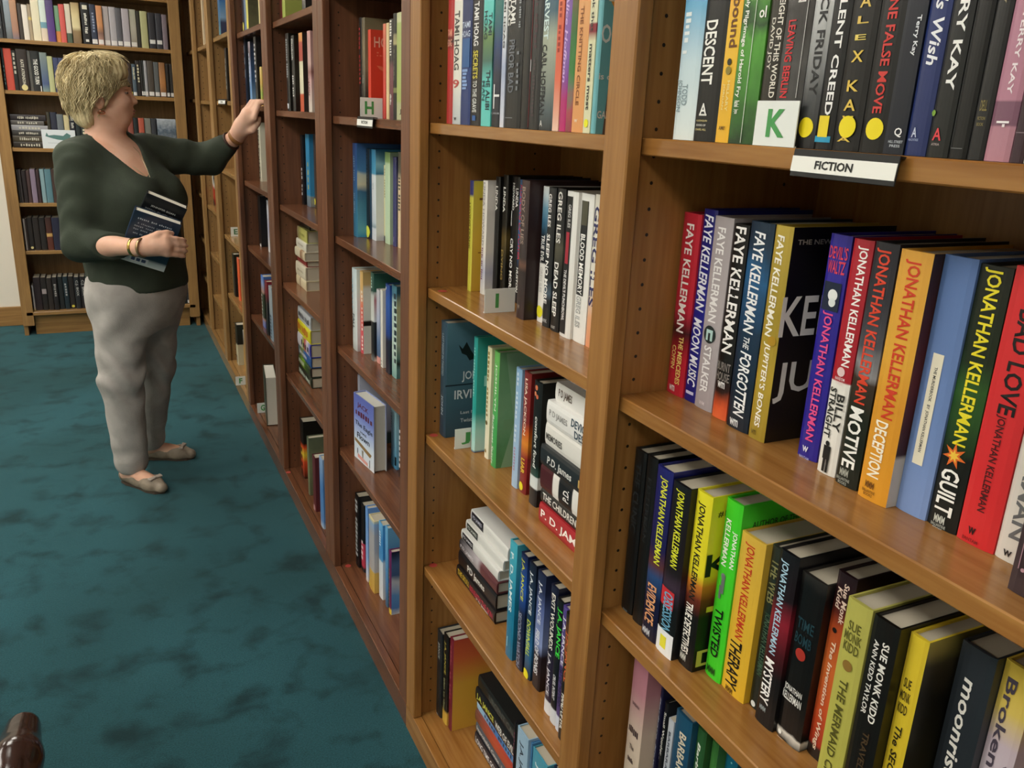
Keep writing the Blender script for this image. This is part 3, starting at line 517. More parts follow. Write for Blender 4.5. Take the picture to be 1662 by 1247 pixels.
tp(468, 508, 575, 565, 0.236, 'olive-green hardcover with stacked author name', '0 b8b452, 1 b4b058', [('h', 'SUE', .115, .045, .0, .5, '5c5a24'), ('h', 'MONK', .165, .045, .0, .7, '5c5a24'), ('h', 'KIDD', .215, .045, .0, .62, '5c5a24'), ('dot', .3, .0, .2, '8a6a30'), ('d', 'THE MERMAID CHAIR', .37, .97, .0, .34, '55521e')])
tp(580, 592, 698, 640, 0.236, 'black hardcover with thin white author names', '14120f', [('d', 'SUE MONK KIDD', .09, .47, .16, .26, 'e4e2dc'), ('d', 'ANN KIDD TAYLOR', .1, .45, -.18, .2, 'd8d6d0'), ('d', 'TRAVELING WITH', .52, .95, .1, .24, '4a3a26')])
tp(708, 648, 822, 700, 0.232, 'lemon yellow hardcover with ink title', '0 dcc02e, 1 e0c636', [('h', 'SUE', .22, .045, -.05, .4, '3c3414'), ('h', 'MONK', .28, .045, -.05, .56, '3c3414'), ('h', 'KIDD', .34, .045, -.05, .5, '3c3414'), ('d', 'The SECRET LIFE of', .42, .98, .0, .36, '2c260e', .1)], front='0 4a4630, .3 2c2a1c, .7 1c1a14, .85 3a3424, 1 a89a50 | 8 .4')
tp(962, 702, 1118, 772, 0.234, 'slate hardcover with spaced white title', '0 23282e, 1 2a3036', [('d', 'moonrise', .14, .62, -.02, .34, 'eceae4', .1), ('d', 'CASSANDRA', .7, .98, .14, .22, 'b8bcc0'), ('d', 'KING', .75, .95, -.2, .24, 'c8ccd0')])
tp(1152, 778, 1290, 850, 0.234, 'pastel hardcover with dark serif title', '0 c8cc4a, .25 d4d070, .4 cfc8d4, .65 c8b8c4, .8 d8c060, 1 d8bc48', [('d', 'Queen', .42, .8, .3, .3, '6a5a6a'), ('d', 'Broken Hearts', .06, .9, -.12, .34, '4a4250')])

r = Row('K4', 'the lowest visible shelf of the nearest bay', Z4, (0.205, 0.893), (980, 1040, 5.194))
tp4 = lambda *a, **k: r.top(*a, **k)
r.top(262, 40, 385, 100, 0.285, 'tall pink and cream hardcover', '0 d8ccb4, .5 d4c0b0, .75 b8808c, 1 a86a7c', [('h', 'BARBARA', .34, .02, 0, .5, '5a4048'), ('h', 'Poison', .5, .05, 0, .7, '3a2c30'), ('h', 'The', .6, .03, 0, .3, '4a3a3a'), ('h', 'BIBLE', .68, .03, 0, .4, '4a3a3a')])
r.top(390, 262, 460, 300, 0.235, 'dark navy hardcover with white script', '1c1c40', [('d', 'Barbara Kingsolver', .1, .9, 0, .4, 'ccd0e0', .3)])
r.top(462, 480, 545, 520, 0.205, 'thin black paperback with white title', '16181c', [('d', 'Small Wonder', .08, .45, .1, .5, 'e8e8e4'), ('d', 'ESSAYS', .3, .5, -.25, .2, '9a9ca0')])
r.top(548, 655, 592, 690, 0.2, 'thin grey paperback', '0 a8b0bc, 1 c0c6d0', [('d', 'BARBARA KINGSOLVER', .1, .9, 0, .4, '4a5260')], hard=False)
r.top(596, 610, 745, 660, 0.225, 'petrol blue hardcover with cream capitals', '0 1d4a68, .6 1c4664, 1 1f5270', [('d', 'BARBARA KINGSOLVER', .12, .95, .1, .42, 'd8ccb4')])
r.top(760, 700, 862, 785, 0.22, 'deep green hardcover with white script name', '0 1d4a2a, 1 2c5a30 | 30 .4', [('d', 'Barbara Kingsolver', .1, .9, -.05, .4, 'e4ecdc', .2)])
r.top(872, 808, 965, 870, 0.21, 'mottled green hardcover', '0 2c6a34, .5 4a8a40, 1 3a7438 | 24 .7', [])
r.top(978, 890, 1130, 985, 0.2, 'plain teal hardcover', '156a86', [('dot', .06, .1, .06, '9cd0dc')])
# ================================================================== second bay of the nearest bookcase, letters I and J
LI = (0.931, 1.640)
r = Row('I1', 'the shelf above the letter I card', Z1, LI, (680, 0, 4.374), edge=0.036)
VT = 250
eb(r, 187, 228, 890, 'narrow red hardcover', '0 a82a2a, .55 b42c2c, .62 3a1414, .7 b42c2c, 1 b03030', [('h', 'TAMI', 145, 60, 0, .7, 'f0a890'), ('h', 'HOAG', 225, 60, 0, .7, 'f0a890')])
eb(r, 228, 284, 895, 'white hardcover with thin black lettering', '0 b4bcc0, .2 cfd2ce, .3 e4e2d6, 1 e8e6da', [('d', 'TAMI HOAG', -10, 455, .0, .6, '4a4a46'), ('h', '9', 565, 70, 0, .75, 'b84a44'), ('h', 'w', 850, 26, 0, .3, '3a3a3a')])
eb(r, 284, 352, 905, 'blue hardcover with framed picture', '0 1c3068, .5 1c3a78, .7 1a2c5c, 1 24386a', [('h', 'TAMI', 120, 48, 0, .8, 'c8d4e8'), ('h', 'HOAG', 190, 48, 0, .8, 'c8d4e8'), ('box', 225, 450, -.3, .4, '2c5c94'), ('d', 'Sister', 460, 630, 0, .6, '88a8d8', .2)])
eb(r, 354, 434, 908, 'black hardcover with white and yellow title', '0e0f12', [('d', 'TAMI HOAG', -30, 295, -.05, .42, 'ececea'), ('d', 'SECRETS', 330, 545, -.05, .42, 'd4c844'), ('d', 'TO THE GRAVE', 560, 805, -.05, .36, 'd8dcd8'), ('box', 830, 870, -.2, .1, '2c5c9c')])
eb(r, 436, 502, 875, 'turquoise paperback with dark title', '0 5cc4bc, .3 62ccc4, .45 3a6a5c, .62 6a8c50, .72 5cc8c0, 1 68d0c8', [('d', 'TAMI', 40, 200, .25, .34, '1c3a40'), ('d', 'HOAG', 20, 225, -.2, .34, '1c3a40'), ('d', 'THE ALIBI', 455, 750, .2, .4, '143038'), ('d', 'MAN', 530, 680, -.25, .3, '1c4a50')], hard=False)
eb(r, 504, 566, 915, 'dark hardcover with large white letter on blue-green', '0 14161c, .35 182038, .55 1c3c6c, .75 2c6a6c, 1 3c8070', [('box', 600, 780, -.2, -.08, 'e8eaea'), ('box', 675, 692, -.2, .4, 'e8eaea'), ('h', 'P1_HOUSE', 815, 14, 0, .9, 'b8bcc4')])
eb(r, 568, 594, 930, 'thin white and blue paperback', '0 d0d4e0, .4 a8b4d0, .6 e0e4ea, 1 e4e4e0', [('d', 'TAMI HOAG', -60, 360, 0, .5, '4a4a4c')], hard=False)
eb(r, 594, 706, 920, 'thick black hardcover with grey outlined title', '0 101112, 1 15171a', [('d', 'TAMI', 20, 190, -.1, .3, 'e8e8e4'), ('d', 'HOAG', -40, 200, -.35, .26, 'd8d8d4'), ('d', 'PRIOR BAD', 300, 670, -.1, .36, '6a7078'), ('box', 845, 850, -.4, .1, '8a9096'), ('d', 'The Alibi Man', 20, 230, .32, .12, '9aa0a4', .2), ('d', 'A novel', 380, 660, .3, .14, '7a8086', .2)])
eb(r, 708, 762, 928, 'plain black hardcover', '0d0e0f', [])
eb(r, 764, 836, 932, 'charcoal hardcover with red edge', '0 1c1d1e, 1 26282a', [('box', -100, 920, -.5, -.4, '8c2c34'), ('d', 'ALICE HOFFMAN', -40, 400, 0, .3, '4a2c34'), ('d', 'The Dovekeepers', 460, 850, 0, .3, '4a3c40', .2), ('box', 460, 540, -.42, -.34, 'e4e4e4')])
eb(r, 838, 938, 940, 'grey-teal hardcover with white and black title', '0 20262a, .12 4c5a5e, .35 8c9488, .55 a8b09c, .7 3c6070, 1 2c5870', [('d', 'THE HARVEST', -180, 350, -.2, .36, 'd8ecec'), ('d', 'CARL HOFFMAN', 380, 840, -.25, .36, '14181a'), ('h', 'A', 895, 40, -.25, .2, 'e4e4e0')])
eb(r, 940, 982, 945, 'salmon and orange paperback', '0 e8c8b4, .1 e4a890, .3 dc6a4c, .55 d85a40, .8 e07850, 1 c84a3c', [('d', 'about grace', 60, 450, 0, .4, '9c3020')], hard=False)
eb(r, 982, 1032, 950, 'purple hardcover with magenta foot', '0 b8246c, .18 b42870, .3 8a4a9c, .4 8860b0, 1 8c68b4', [('d', 'Alice Hoffman', 90, 640, 0, .4, 'd8b8e8', .2), ('d', 'Jane', -80, 60, 0, .4, 'e0c8ec', .2)])
eb(r, 1034, 1076, 952, 'leafy green paperback with red flowers', '0 8c3a44, .1 a84450, .2 6a7060, .35 2c7a34, .6 2c6a30, .8 6a4a28, 1 6a4626 | 26 .4', [], hard=False)
eb(r, 1077, 1156, 958, 'peach-orange paperback', '0 dd9a5c, 1 e2a468', [('d', 'THE KNITTING CIRCLE', 200, 790, -.1, .28, '8a4c20'), ('h', 'w', 885, 22, -.1, .3, 'f0dcc0')], hard=False)
eb(r, 1157, 1206, 960, 'cream paperback with yellow sticker', '0 d8d8b4, .5 dcdab4, .55 8c2430, .59 8c2430, .6 dcdab8, 1 e0dcbc', [('d', 'the book that', -40, 360, 0, .4, '3a3a34'), ('d', 'matters most', 430, 820, 0, .4, '3a3a34'), ('dot', 900, .0, .3, 'e8e820')], hard=False)
eb(r, 1208, 1240, 965, 'teal book showing its brown and orange front cover', '6cb0b8', [('cpoly', [(.10, 975), (.13, 700), (.20, 300), (1, 300), (1, 975)], '6c5448'), ('cpoly', [(.07, -200), (1, -200), (1, 300), (.22, 300), (.10, 200)], 'e09a3c'), ('c', 'Eleanor', .07, .62, 130, 135, 'f0ecd4'), ('c', 'Oliphant', .01, .52, 395, 140, 'e4ece8'), ('c', 'is completely', .01, .6, 630, 50, 'e8e8e0'), ('c', 'GAIL HONEYMAN', .02, .62, 850, 46, 'e8e8e0')], front='6cb0b8', D=0.13, t=0.012)
r = Row('I2', 'the shelf with the letter I card', Z2, LI, (680, 250, 3.564))
r.b(275, 790, 302, 797, 155, 'yellow hardcover with window picture on its cover', '0 d0cc4c, .85 d4ce50, .88 3a3c74, 1 3c4078', [('d', 'LOVING FRANK', 280, 545, -.05, .4, '5a5418'), ('cbox', .1, .8, 250, 262, '6a4418'), ('cbox', .1, .8, 560, 566, '8a5a18'), ('cbox', .3, .36, 250, 500, '6a4418'), ('cbox', .2, .8, 690, 760, 'e8a82c')], xt=305, front='0 d0a838, .5 d8b440, 1 d0c448', t=0.018)
r.b(347, 805, 384, 822, 150, 'white floral hardcover with blue script', '0 e4e2da, .2 b8bcd0, .4 e8e4dc, 1 e4e0da', [('d', 'LINDA HOWARD', 160, 520, 0, .4, 'a8a4a0'), ('d', 'After the Night', 530, 720, 0, .4, '7a4a60', .2)], xt=357, t=0.022)
r.b(392, 806, 420, 812, 118, 'black hardcover with cream author name', '0 100f0f, 1 141312', [('d', 'LINDA', 170, 310, 0, .5, 'e4e2dc')], xt=378, t=0.02)
r.b(424, 812, 455, 820, 108, 'black and gold hardcover', '0 12100c, .3 1c180e, .5 5c4c24, .6 1c1810, 1 14120e', [('d', 'LINDA', 175, 315, 0, .45, 'eceae4'), ('d', 'DYING', 530, 705, 0, .4, 'a08a4c')], xt=415, t=0.022)
r.b(462, 822, 520, 836, 112, 'black hardcover with slim white title', '0f0f10', [('d', 'LINDA', 175, 280, .3, .26, 'e0e0dc'), ('d', 'HOWARD', 148, 300, -.1, .26, 'e0e0dc'), ('d', 'CRY NO MORE', 460, 770, -.1, .36, 'f0f0ec'), ('box', 305, 390, -.3, -.22, 'e4e4e0')], xt=450, t=0.034)
r.b(526, 838, 572, 850, 138, 'blue hardcover with red slanted title', '0 14161c, .3 1c2430, .45 2c5c8c, .7 3a6aa0, 1 3c6ca4', [('d', 'RUNNING OF POWER', 165, 585, -.05, .5, 'c43a44', .2), ('d', 'JAMES', 620, 765, .22, .36, 'f2f2ee', .1), ('d', 'HUSTON', 630, 775, -.2, .34, 'f2f2ee', .1)], xt=530, t=0.028)
r.b(556, 950, 606, 958, 148, 'dark brown hardcover showing its front cover', '0 3c2c2c, .35 2c2222, .4 6a4a3c, .45 32282a, 1 42302e', [('d', 'BODY OF LIES', 185, 510, -.05, .42, 'a08c80'), ('h', 'w', 880, 24, -.1, .3, '8a7a70'), ('c', 'LO', .35, 1.1, 260, 150, '8c8474'), ('c', 'IO', .3, 1.0, 880, 70, '8a7c58')], xt=585, front='0 2c2223, 1 3c2a2a', t=0.03)
r.b(675, 968, 710, 975, 180, 'white and blue hardcover with yellow sticker', '0 ecebe6, .44 e6e6e2, .45 14181c, .65 1c2c3a, .75 3c6c8a, .85 6c98b0, .95 c8d4d8, 1 dfe4e4', [('d', 'TRUE EVIL', 455, 610, .0, .5, 'e8e8e4'), ('d', 'GREG ILES', 640, 790, 0, .4, 'c8c8c4'), ('dot', 905, .0, .45, 'e4e02c')], xt=690, t=0.024)
r.b(705, 992, 750, 1010, 190, 'black hardcover with big slanted white lettering', '0 14181c, .2 15191d, .25 4a5c6c, .35 14181c, 1 16191c', [('d', 'GREG ILES', 225, 410, -.1, .42, 'eceae6'), ('d', 'SLEEP NO MORE', 450, 855, -.1, .46, 'f2f2ee'), ('h', 'NYK', 955, 20, 0, .6, 'c8ccd0')], xt=738, t=0.026)
r.b(752, 1015, 800, 1038, 195, 'black hardcover with curved white lettering', '0 0e0f10, .4 101214, .6 4c4a3c, .7 14161a, 1 101214', [('d', 'GREG ILES', 212, 500, 0, .5, 'e8e6e0'), ('d', 'DEAD SLEEP', 610, 925, 0, .5, 'f0f0ec'), ('h', 'SIGNET', 990, 16, 0, .5, 'b8b8b4')], xt=790, t=0.028)
r.b(805, 1050, 865, 1070, 212, 'white hardcover with black spine panel', '0 e2e2de, 1 e8e8e4', [('box', 240, 1030, -.42, .12, '121416'), ('box', 440, 620, -.3, .0, 'a8283a'), ('d', 'GREG ILES', 285, 415, -.1, .26, 'c8c8c8'), ('d', "THE DEVIL'S PUNCHBOWL", 655, 955, -.16, .26, 'e8e8e8')], xt=855)
r.b(877, 1078, 950, 1103, 225, 'white hardcover with tall black title panel', '0 e8e8e4, 1 ebebe7', [('box', 265, 800, -.36, .2, '15181a'), ('box', 265, 400, -.3, .16, '4c4a3a'), ('d', 'BLOOD MEMORY', 450, 795, -.08, .36, 'f2f2ee'), ('d', 'GREG ILES', 805, 990, -.1, .38, 'a8acac')], xt=940)
r.b(955, 1112, 985, 1122, 235, 'peach hardcover with large navy letters', '0 e0966c, .2 dca47c, .4 e0dcd0, 1 dcd8cc', [('d', 'GREG ILES', 300, 870, 0, .7, '2c2c5c')], xt=1035, t=0.022)
r = Row('I3', 'the shelf with the letter J card', Z3, LI, (680, 500, 2.969))
r.b(75, 590, 102, 600, 68, 'slate-blue hardcover with dark tree on its cover', '0 2c4252, .5 34505f, 1 3c5a6c', [('d', 'LAST NIGHT IN TWISTED', 120, 310, 0, .3, 'a8bcc8'), ('d', 'JOHN', 400, 490, 0, .34, 'c4d0d8'), ('cbox', 0, 1, 345, 351, '182430'), ('cpoly', [(.19, 165), (.25, 185), (.31, 155), (.38, 195), (.46, 230), (.36, 240), (.31, 215), (.24, 205)], '14201f'), ('c', 'JOHN', .25, .60, 312, 50, 'd8e0e4'), ('c', 'IRVING', .14, .66, 393, 42, 'd8e0e4'), ('c', 'Last Night in', .24, .68, 480, 18, 'c0ccd4'), ('c', 'Twisted River', .24, .7, 515, 18, 'c0ccd4')], xt=120, front='0 33505f, .25 3c5c6c, .5 4a6c7c, .75 4c7284, 1 5c8496', t=0.036, D=0.15)
r.b(247, 690, 268, 697, 132, 'teal and pale blue hardcover', '0 2c3c7c, .02 b8e0dc, .25 8cd0c8, .35 2ca098, 1 2c9a94', [('d', 'THE SECOND ALMOND', 180, 420, 0, .4, '9ad8d0'), ('c', 'ONE', .1, .7, 340, 60, '9adcd4')], xt=258, front='0 2c3c7c, .02 c0e4e0, .2 a8dcd4, .35 2ca098, 1 289890', t=0.018)
r.b(310, 722, 341, 735, 180, 'pale yellow hardcover with brown lettering', '0 e8e4cc, 1 e4e0b8', [('d', 'BETWEEN GEORGIA', 200, 520, 0, .4, '8c7c3c'), ('dot', 545, 0, .24, '6a5a2c'), ('dot', 685, 0, .2, '8c7c3c')], xt=325, t=0.02)
r.b(341, 752, 378, 790, 205, 'grass green hardcover with plaid dress on its cover', '0 3c9c50, .4 4cac5c, 1 6cb85c', [('d', 'JOSHILYN', 260, 480, .1, .34, 'e8f0e0'), ('d', 'Backseat Saints', 500, 740, -.1, .4, 'e0ecd8', .2), ('cpoly', [(.1, 210), (.9, 205), (.8, 420), (.95, 560), (.9, 800), (.05, 800), (.25, 540)], '8cb088'), ('cbox', .1, .9, 520, 570, '78a070')], xt=365, front='0 4c8a54, .5 7ca878, 1 6a9a68 | 30 .5', t=0.024)
r.b(440, 860, 476, 872, 282, 'pale blue hardcover with white lettering', '0 a4c0dc, .5 9cbcdc, 1 8cb4d8', [('d', 'THE SUNDAY WIFE', 300, 640, 0, .36, 'd8e4f0'), ('d', 'Jonellen', 660, 780, 0, .3, 'b88ca0')], xt=465, t=0.024)
r.b(477, 886, 522, 905, 300, 'dark red hardcover with flame and yellow title', '0 7c1c1c, .3 8c2420, .42 e08a2c, .52 c85a24, .6 7c2424, 1 842a28', [('d', 'LISA JACKSON', 330, 600, -.05, .42, 'f0dcc8'), ('d', 'LIAR', 715, 790, 0, .5, 'e0c43c'), ('dot', 855, -.1, .3, 'e8dc2c')], xt=505, t=0.028)
r.b(523, 950, 576, 962, 345, 'black hardcover with white band and fruit picture', '0 16171a, .14 14161a, .15 d4dcdc, .24 d4dcdc, .25 2c4c44, .35 121514, 1 141616', [('d', 'comfort food', 510, 760, .1, .36, 'd8dcd8', .1), ('dot', 375, -.1, .16, 'd8744c'), ('dot', 405, -.2, .14, 'e08a60'), ('dot', 415, .05, .14, 'd06a48')], xt=555, t=0.03)
pile('J', 'the pile on the J card shelf', Z3, (873.7, 843), (931, 902), [
 (.036, .21, .15, 'a8242c', [('d', 'P. D. JAMES', .04, .78, 0, .5, 'f6f0ea'), ('box', .86, 1.0, -.42, .42, 'f0efec')], 'red hardcover with white author name', 0, 0),
 (.026, .20, .15, '2c2724', [('d', 'THE CHILDREN OF MEN', .04, .96, .02, .5, 'e8e4dc')], 'black hardcover with thin white title', .004, 0.004),
 (.044, .21, .15, '0 4a1a20, .22 4a1a20, .23 e4e2dc, .46 e4e2dc, .47 1c1a1c, .68 1c1a1c, .69 e4e0da, .78 e4e0da, .79 4a1a20, 1 4a1a20', [('h', 'P.D.', .44, .09, 0, .5, 'f0ece8'), ('h', 'MP', .9, .06, 0, .5, 'e8dcd8')], 'maroon and white banded hardcover', .002, 0.006),
 (.036, .21, .15, '23282c', [('d', 'P.D. James', .12, .52, -.1, .5, 'd8d8d4', .1), ('d', 'Original', .62, .98, -.05, .5, 'c8a860')], 'charcoal hardcover with script author name', 0, .006),
 (.040, .20, .15, 'e2e0da', [('d', 'MEMORIES', .02, .3, -.1, .3, '4a4844'), ('d', 'A TASTE', .62, .9, .2, .3, 'b83040'), ('d', 'DEATH', .65, .92, -.2, .34, 'b83040')], 'white hardcover with red title', .006, .004),
 (.040, .20, .15, 'e6e6e4', [('d', 'P D JAMES', .05, .36, 0, .34, '9a9a98'), ('d', 'DEVICES', .42, .72, .22, .34, '3c5060'), ('d', 'DESIRES', .48, .8, -.2, .34, '3c5060')], 'white hardcover with blue-grey title', .004, .0),
 (.034, .19, .14, '0 5c4030, .3 6a4a3a, .5 e4e2de, 1 e8e6e2', [('d', 'P D JAMES', .06, .3, 0, .5, '5c4a40'), ('d', 'DEATH', .72, .98, 0, .4, '4a4a4c')], 'white hardcover with brown feather', .012, -.012)])
r2 = pile('I4', 'the pile below the J card', Z4, (740.5, 938), (810.7, 1022), [
 (.028, .21, .14, '1c1616', [('d', 'THE SKULL', .04, .36, .1, .46, 'd8b83c'), ('d', 'BENEATH THE SKIN', .38, .96, .0, .46, 'c43a54'), ('d', 'P D James', .55, .85, -.3, .3, 'd8d4cc')], 'worn black paperback with yellow and red title', 0, 0),
 (.036, .205, .14, '0 17161a, .3 1a181c, .6 17171a, 1 17161a', [('d', 'PD James', .26, .72, -.05, .56, 'e8e6e0')], 'black hardcover with white author name', .004, 0),
 (.026, .205, .135, '0 5a2c30, .4 6a3c40, .5 b8b0b4, 1 2c2a30', [('d', 'P.D. JAMES', .04, .4, 0, .4, 'd8d4d8')], 'grey and maroon paperback', .006, .002),
 (.024, .20, .13, 'dcdcd8', [('box', .04, .34, -.36, .36, '24222a'), ('d', 'PD JAMES', .06, .32, 0, .36, 'c8c8cc')], 'white paperback with small black name box', .01, .002),
 (.024, .20, .13, 'd8d8d4', [('box', .04, .34, -.36, .36, '2c3430'), ('d', 'PD JAMES', .06, .32, 0, .36, 'c8ccc8')], 'white paperback with green-black name box', .018, -.004),
 (.028, .195, .13, 'dededa', [('box', .03, .36, -.4, .4, '1c1c28'), ('d', 'PD JAMES', .06, .32, 0, .36, 'c8c8d8')], 'white paperback with navy name box', .026, -.012)])
r = Row('I4', 'the shelf below the J card', Z4, (0.931, 1.38), (660, 820, 2.92))
r.b(462, 720, 508, 738, 158, 'bright teal-blue hardcover with white author name', '0 1c6c90, .5 2484a8, .8 44a8c0, 1 4cb4c8', [('d', 'P. D. JAMES', 205, 490, -.05, .5, 'e8f4f6'), ('box', 620, 670, -.2, -.1, '9cd4e4')], xt=485, t=0.03)
r.b(512, 770, 548, 790, 215, 'navy hardcover with yellow author name', '0 1c2038, .5 1a2444, .7 2c5cb4, 1 1c2448', [('d', 'J.A. JANCE', 235, 430, .0, .5, 'd8d844'), ('d', 'SECOND WATCH', 490, 760, -.05, .5, '9aa0b8')], xt=535, t=0.026)
r.b(550, 812, 586, 832, 262, 'dark blue hardcover with lime title', '0 14283c, .3 2c6c9c, .5 1c3c5c, 1 1c2030', [('d', 'J.A. JANCE', 300, 500, 0, .5, 'e0e4ea'), ('d', 'DOWNFALL', 530, 705, 0, .56, 'c8d84c'), ('dot', 795, -.1, .42, 'e8e02c')], xt=580, t=0.026)
r.b(588, 855, 632, 888, 305, 'black and lilac hardcover', '0 1a1216, .3 2c2028, .4 8c9ccc, .7 5c6ca4, .85 2c3458, 1 242c48', [('d', 'J.A. JANCE', 345, 540, 0, .46, 'e4e8f4'), ('d', 'FIELD OF BONES', 570, 785, 0, .46, 'eceef4', .1)], xt=620, t=0.03)
r.b(645, 972, 676, 1000, 352, 'dark hardcover with white label and pale title', '0 dfe0e4, .1 dcdce0, .11 2c2034, .4 2c2438, .6 1c1c24, 1 1c2038', [('d', 'EXIT WOUNDS', 385, 650, .05, .5, 'ece8dc'), ('d', 'J.A. JANCE', 670, 880, -.05, .5, 'e8e4ec')], xt=665, t=0.024)
r.b(672, 1020, 698, 1042, 425, 'black hardcover with bright green author name', '0 cfd4dc, .12 d0d4dc, .13 17171c, 1 16181c', [('d', 'J.A. JANCE', 460, 690, .1, .7, '44d84c'), ('d', 'CRUEL INTENT', 780, 900, 0, .4, 'e0e0e4')], xt=700, t=0.022)
r.b(690, 1048, 710, 1062, 448, 'purple hardcover with dark lower title', '0 c8d0e0, .12 ccd4e4, .13 4c3c74, .5 50407c, 1 54448a', [('d', 'J.A. JANCE', 490, 720, 0, .6, 'e8e4f2'), ('d', 'DAY OF THE DEAD', 730, 920, 0, .5, '2c2444')], xt=715, t=0.02)
r.b(706, 1095, 732, 1115, 500, 'black and orange hardcover', '0 15120f, .6 1c1410, .75 7c4c2c, 1 1c1814', [('d', 'J.A. JANCE', 580, 810, 0, .6, 'd8683c'), ('d', 'HAND OF EVIL', 870, 1040, 0, .5, 'f0eeea')], xt=750, t=0.026)
r = Row('I5', 'the bottom shelf of the letter J bay', Z5, LI, (660, 820, 2.92))
r.b(100, 940, 140, 950, 540, 'charcoal hardcover with small white name', '0 23282a, 1 2c3236', [('d', 'JANCE', 590, 665, 0, .4, 'c8ccc8'), ('box', 935, 940, -.2, .1, 'a8acac')], xt=115, t=0.032)
r.b(142, 995, 178, 1010, 580, 'black hardcover with yellow foot', '0 d8b44c, .13 d4ac48, .16 24221c, .6 1c1c18, 1 1c1c1a', [('d', 'J.A. JANCE', 610, 760, 0, .4, 'c8b858'), ('d', 'TAKING THE FIFTH', 780, 930, 0, .3, '9ca078')], xt=160, t=0.03)
r.b(178, 1040, 206, 1048, 610, 'crimson-spined hardcover with orange front cover', '0 6c1c2c, 1 7c2434', [('d', 'LYING IN WAIT', 640, 900, 0, .4, 'a8505c')], xt=195, front='0 d8aa44, .5 d8a83c, .8 d0683c, 1 c4553a', t=0.022)
pile('I5', 'the pile on the bottom J shelf', Z5, (745.6, 1168), (812, 1270), ymax=1.50, books=[
 (.030, .22, .15, '1c1a24', [('d', 'LONG TIME GONE', .03, .6, 0, .5, 'e8e8ec'), ('d', 'J.A. JANCE', .66, .98, 0, .5, 'd0c8d8')], 'dark purple hardcover with white title', 0, 0),
 (.026, .22, .15, '4c545c', [('d', 'Improbable Cause', .03, .6, 0, .5, 'e4e4e4'), ('d', 'J.A. JANCE', .65, .98, 0, .45, 'd8c8c8')], 'slate hardcover with white script title', .003, .002),
 (.03, .215, .15, '0 a83c28, .5 b84c30, 1 6c4438', [], 'rust-red hardcover', .002, .006),
 (.028, .215, .15, '0 4c9cd8, .5 3c84cc, .8 88bce4, 1 a8cce8', [('d', 'UNTIL PROVEN', .2, .9, 0, .4, '2c3c5c')], 'sky blue hardcover', .006, .006),
 (.036, .215, .15, '17171a', [('d', 'J.A. JANCE', .04, .48, .0, .5, 'd8d858'), ('d', 'WEB OF EVIL', .52, .96, 0, .5, 'eceae4')], 'black hardcover with yellow and white lettering', 0, .004),
 (.034, .21, .15, '1c1d1c', [('d', 'URGENT CALL', .3, .98, 0, .5, '5c605c')], 'black hardcover with faint grey title', .004, 0)])
r = Row('I5b', 'the right half of the bottom J shelf', Z5, (0.931, 1.275), (660, 820, 2.92))
r.top(435, 945, 492, 965, 0.235, 'black hardcover with plum title', '1c1a1e', [('d', 'QUEEN OF THE NIGHT', .1, .8, 0, .5, '9c5c74')])
r.top(495, 1000, 505, 1010, 0.235, 'thin black hardcover', '17181a', [])
r.top(508, 1058, 575, 1085, 0.235, 'pale icy blue hardcover', '0 a8c4d8, 1 9cbcd4 | 30 .3', [('d', 'J.A. JANCE', .1, .6, 0, .4, '2c3c4c')])
r.top(578, 1112, 590, 1125, 0.23, 'mid blue hardcover', '4c84b4', [])
r.top(594, 1180, 665, 1210, 0.225, 'teal hardcover with white lettering', '0 3c8ca8, 1 4c9cb4', [('d', 'JANCE', .1, .5, 0, .5, 'dcecf0')])
r.top(668, 1222, 720, 1245, 0.225, 'dark blue hardcover', '1c2c44', [])
# ================================================================== walnut bays, letters H, G, F
LH = (1.737, 2.422)
r = Row('H1', 'the letter H shelf', Z1, LH, (530, 0, 5.67), edge=0.045)
VT = 170
r.b(300, 1075, 326, 1075, 165, 'black hardcover with red capitals', '151010', [('d', 'NIGHT STATION', 250, 780, -.1, .6, 'a83030')], t=0.03, dx=.035)
r.b(327, 1078, 350, 1078, 165, 'misty beige-grey hardcover', '0 2c2c28, .2 3c3c34, .4 6c6454, .7 8c7c60, 1 6c6450', [('d', 'TAMI', 680, 760, 0, .4, 'a8a898')], t=0.024, front='0 2c2c28, .25 4c4a40, .5 8c8468, 1 7c7458 | 14 .3', dx=.035)
r.b(385, 1078, 412, 1078, 275, 'orange-red paperback with its cover showing', '0 d8402c, 1 dc4832', [('c', 'HONEY', .06, .62, 385, 95, 'f0b8a0'), ('c', 'A NOVEL', .1, .5, 478, 12, 'e8886c'), ('c', 'STORY OF', .1, .5, 505, 12, 'e8886c'), ('cpoly', [(.1, 595), (.2, 600), (.24, 650), (.16, 630)], 'e87858'), ('cpoly', [(.3, 620), (.42, 600), (.4, 640), (.32, 650)], 'e87858')], t=.024, hard=False, front='0 d8402c, 1 dc4832', dx=.035)
r.b(520, 1078, 540, 1078, 222, 'pink-red paperback', '0 cc3a34, .6 d04c40, 1 dc7c60', [], t=0.02, hard=False, pages='e4d4b0', dx=.04)
r.b(548, 1080, 572, 1080, 215, 'cream paperback', 'e0c898', [], t=0.022, hard=False, dx=.04)
r.b(574, 1080, 596, 1080, 180, 'maroon hardcover with white capitals', '0 5c3038, .5 7c4850, .6 2c2624, 1 34302a', [('d', 'ROBERT HARRIS', 190, 510, 0, .6, 'f0ece4'), ('d', 'IMPERIUM', 850, 950, 0, .5, 'e8e4dc')], t=0.028, front='1c1a14', dx=.04)
